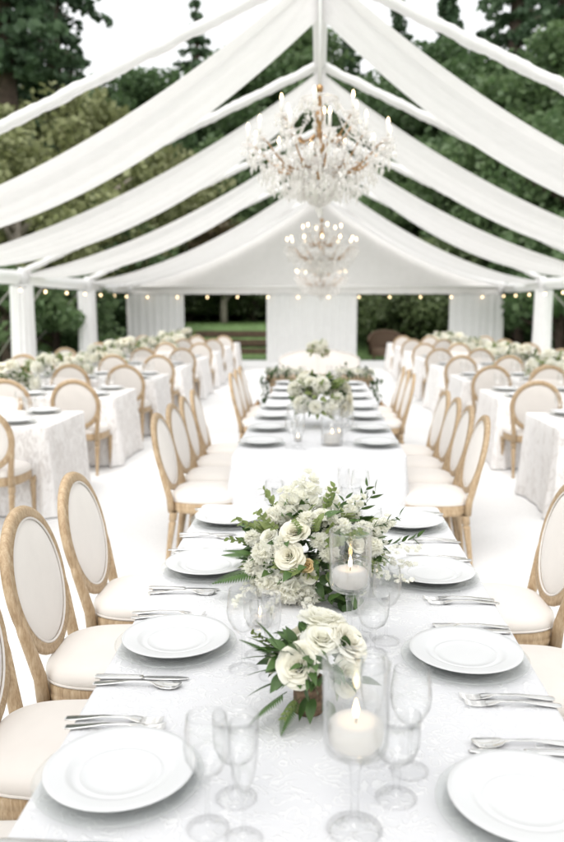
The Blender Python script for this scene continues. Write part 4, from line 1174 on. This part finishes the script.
# (kind, photo column, distance, scale, where)
TREES = [
 ('fir', 14, 31, 1.15, 'tall dark fir at the upper left corner, its trunk on the picture edge'), ('airy', 62, 36, 1.25, 'open-branched dark conifer against white sky, right of the corner fir'),
 ('fir', -50, 37, 1.15, 'tall dark fir half out of view beyond the left edge'),
 ('olive', 20, 24, .95, 'sunlit yellow-green tree low on the slope behind the broad left post'), ('olive', 62, 31, 1.25, 'sunlit yellow-green tree on the slope under the open conifer'), ('olive', 100, 36, 1.3, 'sunlit yellow-green tree seen between the two nearest swags, left'),
 ('olive', 140, 41, 1.35, 'sunlit yellow-green tree on the slope, seen left of the first chandelier'), ('olive', 30, 40, 1.5, 'largest sunlit yellow-green tree high on the left slope'), ('round', 85, 29, .8, 'low rounded green tree behind the slimmer left post'),
 ('tall', 128, 50, 1.0, 'high leafy tree below the white patch of sky at left'), ('tall', 172, 52, 1.02, 'high leafy tree at the foot of the white sky patch'), ('airy', 200, 58, 1.15, 'open conifer standing alone right of the white sky patch'),
 ('broad', 165, 44, .8, 'spreading tree behind the left corner curtain'), ('broad', 235, 47, 1.05, 'spreading dark tree behind the left back opening'), ('tall', 250, 55, 1.2, 'high leafy tree left of the tent ridge'), ('tall', 292, 58, 1.35, 'high leafy tree just left of the ridge, flecked with sky'),
 ('fir', 345, 60, 1.0, 'tall dark fir just right of the tent ridge'), ('tall', 330, 52, 1.1, 'high leafy tree behind the gable'), ('fir', 392, 54, .95, 'tall dark fir right of the first chandelier'), ('slim', 438, 50, 1.25, 'slim pointed conifer tip above the right roof strip'),
 ('fir', 470, 52, .92, 'dark fir whose top leans into the right sky gap'), ('airy', 500, 44, 1.4, 'open-branched conifer with feathery top at the upper right'), ('airy', 545, 40, 1.3, 'open-branched conifer at the upper right corner'), ('fir', 585, 40, .95, 'tall dark fir half out of view beyond the right edge'),
 ('tall', 420, 44, 1.0, 'high leafy tree between the right swags'), ('tall', 470, 40, .95, 'high leafy tree over the right eave'), ('broad', 520, 34, 1.1, 'spreading dark tree over the right post'), ('tall', 560, 33, .85, 'high leafy tree at the right edge'), ('broad', 600, 28, .9, 'spreading dark tree beyond the right edge'),
 ('round', 372, 40, .95, 'low rounded tree behind the brown wicker seat'), ('round', 425, 37, 1.0, 'low rounded green tree filling the right back opening'), ('bush', 400, 33, .85, 'dense bush at left in the right back opening'), ('bush', 440, 32.5, .9, 'dense bush beside the right corner curtain'),
 ('round', 500, 31, .75, 'low rounded tree behind the right corner'), ('bush', 515, 28, 1.0, 'dense bush beside the right post'), ('bush', 556, 25, 1.0, 'dense bush at the right edge under the eave'),
 ('bush', 192, 46, 1.3, 'dense bush at the left of the lawn'), ('bush', 228, 49, 1.3, 'dense bush behind the small rusty tree'), ('bush', 262, 48, 1.3, 'dense bush at the right of the lawn'), ('bush', 102, 28, .8, 'dense bush between the left posts and the corner'),
 ('round', 215, 53, 1.2, 'low rounded tree closing the back of the lawn'), ('bush', 55, 22.5, .8, 'dense bush between the two left posts'), ('bush', 3, 20, .8, 'dense bush left of the broad post'), ('round', 300, 47, 1.1, 'low rounded tree behind the middle curtain'), ('olive', 188, 56, 1.3, 'sunlit yellow-green tree behind the lawn'),
 ('laurel', 372, 30.5, .9, 'glossy laurel bush right behind the brown wicker seat'), ('laurel', 405, 29.6, .95, 'glossy laurel bush at the middle of the right back opening'), ('laurel', 444, 30.2, .95, 'glossy laurel bush against the right corner curtain'),
 ('laurel', 190, 41, 1.2, 'glossy laurel bush at the left end of the upper lawn'), ('laurel', 252, 42, 1.25, 'glossy laurel bush at the right end of the upper lawn'), ('laurel', 218, 45, 1.3, 'glossy laurel bush behind the pale-trunked rusty tree'),
 ('broad', 60, 47, 1.2, 'spreading tree high behind the left slope'), ('broad', 105, 55, 1.3, 'spreading tree on the skyline left of the white sky'),
]
for (k, xp, Y, s, lab) in TREES: plant(k, px(xp, Y), Y, s, lab)
plant('rust', px(224, 38), 38, .95, 'small pale-trunked tree with rusty leaves on the lawn')

# timber steps up to the upper lawn
st = thing('garden_steps', 'three weathered timber steps across the lawn in the left back opening', 'steps', (-3.0, 29.3, 0))
for k in range(3):
    MB().box((0, k*.75, .12+.30*k), (7.5, .22, .22)).build('timber_step', TIMBER, st, False)
# brown wicker seat in the right opening
w = thing('garden_chair', 'round-backed brown wicker seat outside the right back opening', 'chair', (2.2, 26.6, 0), 0)
P = np.zeros((25, 8, 3)); P2 = np.zeros((25, 8, 3))
for i in range(25):
    a = PI*i/24
    for j in range(8):
        v = j/7; rr = .52+.05*v; hgt = .14+(.46+.34*math.sin(a)**.7)*v
        P[i, j] = (rr*math.cos(a), -.0+rr*.55*math.sin(a), hgt); P2[i, j] = ((rr-.07)*math.cos(a), (rr-.07)*.55*math.sin(a), hgt)
b = MB().grid(P).grid(P2)
b.tube([tuple(p) for p in (P[:, -1]+P2[:, -1])/2], .05, 8)
b.build('backrest', WICKER, w)
MB().lathe([(.44, .14), (.46, .16), (.46, .36), (.42, .40), (.0, .42)], 26, Matrix.Diagonal((1, .8, 1, 1))).build('seat', WICKER, w)
for sx in (-1, 1):
    for sy in (-.2, .2): MB().lathe([(.02, 0), (.03, .15)], 8, Matrix.Translation((sx*.36, sy, 0)), True, True).build('leg', WICKER, w)

# pale fallen limb outside the left posts
tag(MB().tube([(-8.9, 20.6, 1.2+ground_h(-8.9, 20.6)*.2), (-8.0, 21.2, 1.45), (-7.2, 21.8, 1.8), (-6.6, 22.3, 1.95)], [.06, .055, .045, .03], 8).build('bare_branch', PALEBARK), 'pale bare branch leaning behind the gap between the left posts', 'branch')

# ------------------------------------------------------------------ light, sky, camera
W = bpy.data.worlds.new('World'); sc.world = W; W.use_nodes = True
nt = W.node_tree; nt.nodes.clear()
out = nt.nodes.new('ShaderNodeOutputWorld'); bg = nt.nodes.new('ShaderNodeBackground')
sky = nt.nodes.new('ShaderNodeTexSky'); sky.sky_type = 'NISHITA'; sky.sun_disc = False
EL, AZ = 62, 200
sky.sun_elevation = R(EL); sky.sun_rotation = R(AZ); sky.dust_density = 3; sky.air_density = 2.0; sky.ozone_density = 1
hs = nt.nodes.new('ShaderNodeHueSaturation'); hs.inputs['Saturation'].default_value = .08
nt.links.new(sky.outputs[0], hs.inputs['Color']); nt.links.new(hs.outputs[0], bg.inputs[0]); nt.links.new(bg.outputs[0], out.inputs[0])
bg.inputs[1].default_value = .15
sl = bpy.data.lights.new('sun', 'SUN'); sl.energy = .5; sl.angle = R(35); sl.color = (1, .945, .86)
so = bpy.data.objects.new('sun', sl); COL.objects.link(so)
az = R(AZ)   # clockwise from +Y
d = Vector((math.sin(az)*math.cos(R(EL)), math.cos(az)*math.cos(R(EL)), math.sin(R(EL))))
so.rotation_euler = d.to_track_quat('Z', 'Y').to_euler(); so.location = d*60

cam = bpy.data.cameras.new('camera'); co = bpy.data.objects.new('camera', cam); COL.objects.link(co)
cam.sensor_fit = 'HORIZONTAL'; cam.sensor_width = 24; cam.lens = 24*FPX/564; cam.clip_end = 1000; cam.clip_start = .05
co.location = (0, 0, HC); co.rotation_euler = (R(90-PITCH), 0, R(YAW))
cam.dof.use_dof = True; cam.dof.focus_distance = 2.45; cam.dof.aperture_fstop = 2.4
sc.camera = co
sc.view_settings.view_transform = 'Standard'; sc.view_settings.look = 'None'; sc.view_settings.gamma = 1
sc.view_settings.use_curve_mapping = False
sc.view_settings.exposure = 1.05
sc.cycles.max_bounces = 12; sc.cycles.transparent_max_bounces = 24; sc.cycles.caustics_reflective = False; sc.cycles.caustics_refractive = False
sc.cycles.use_denoising = True; sc.cycles.sample_clamp_indirect = 6
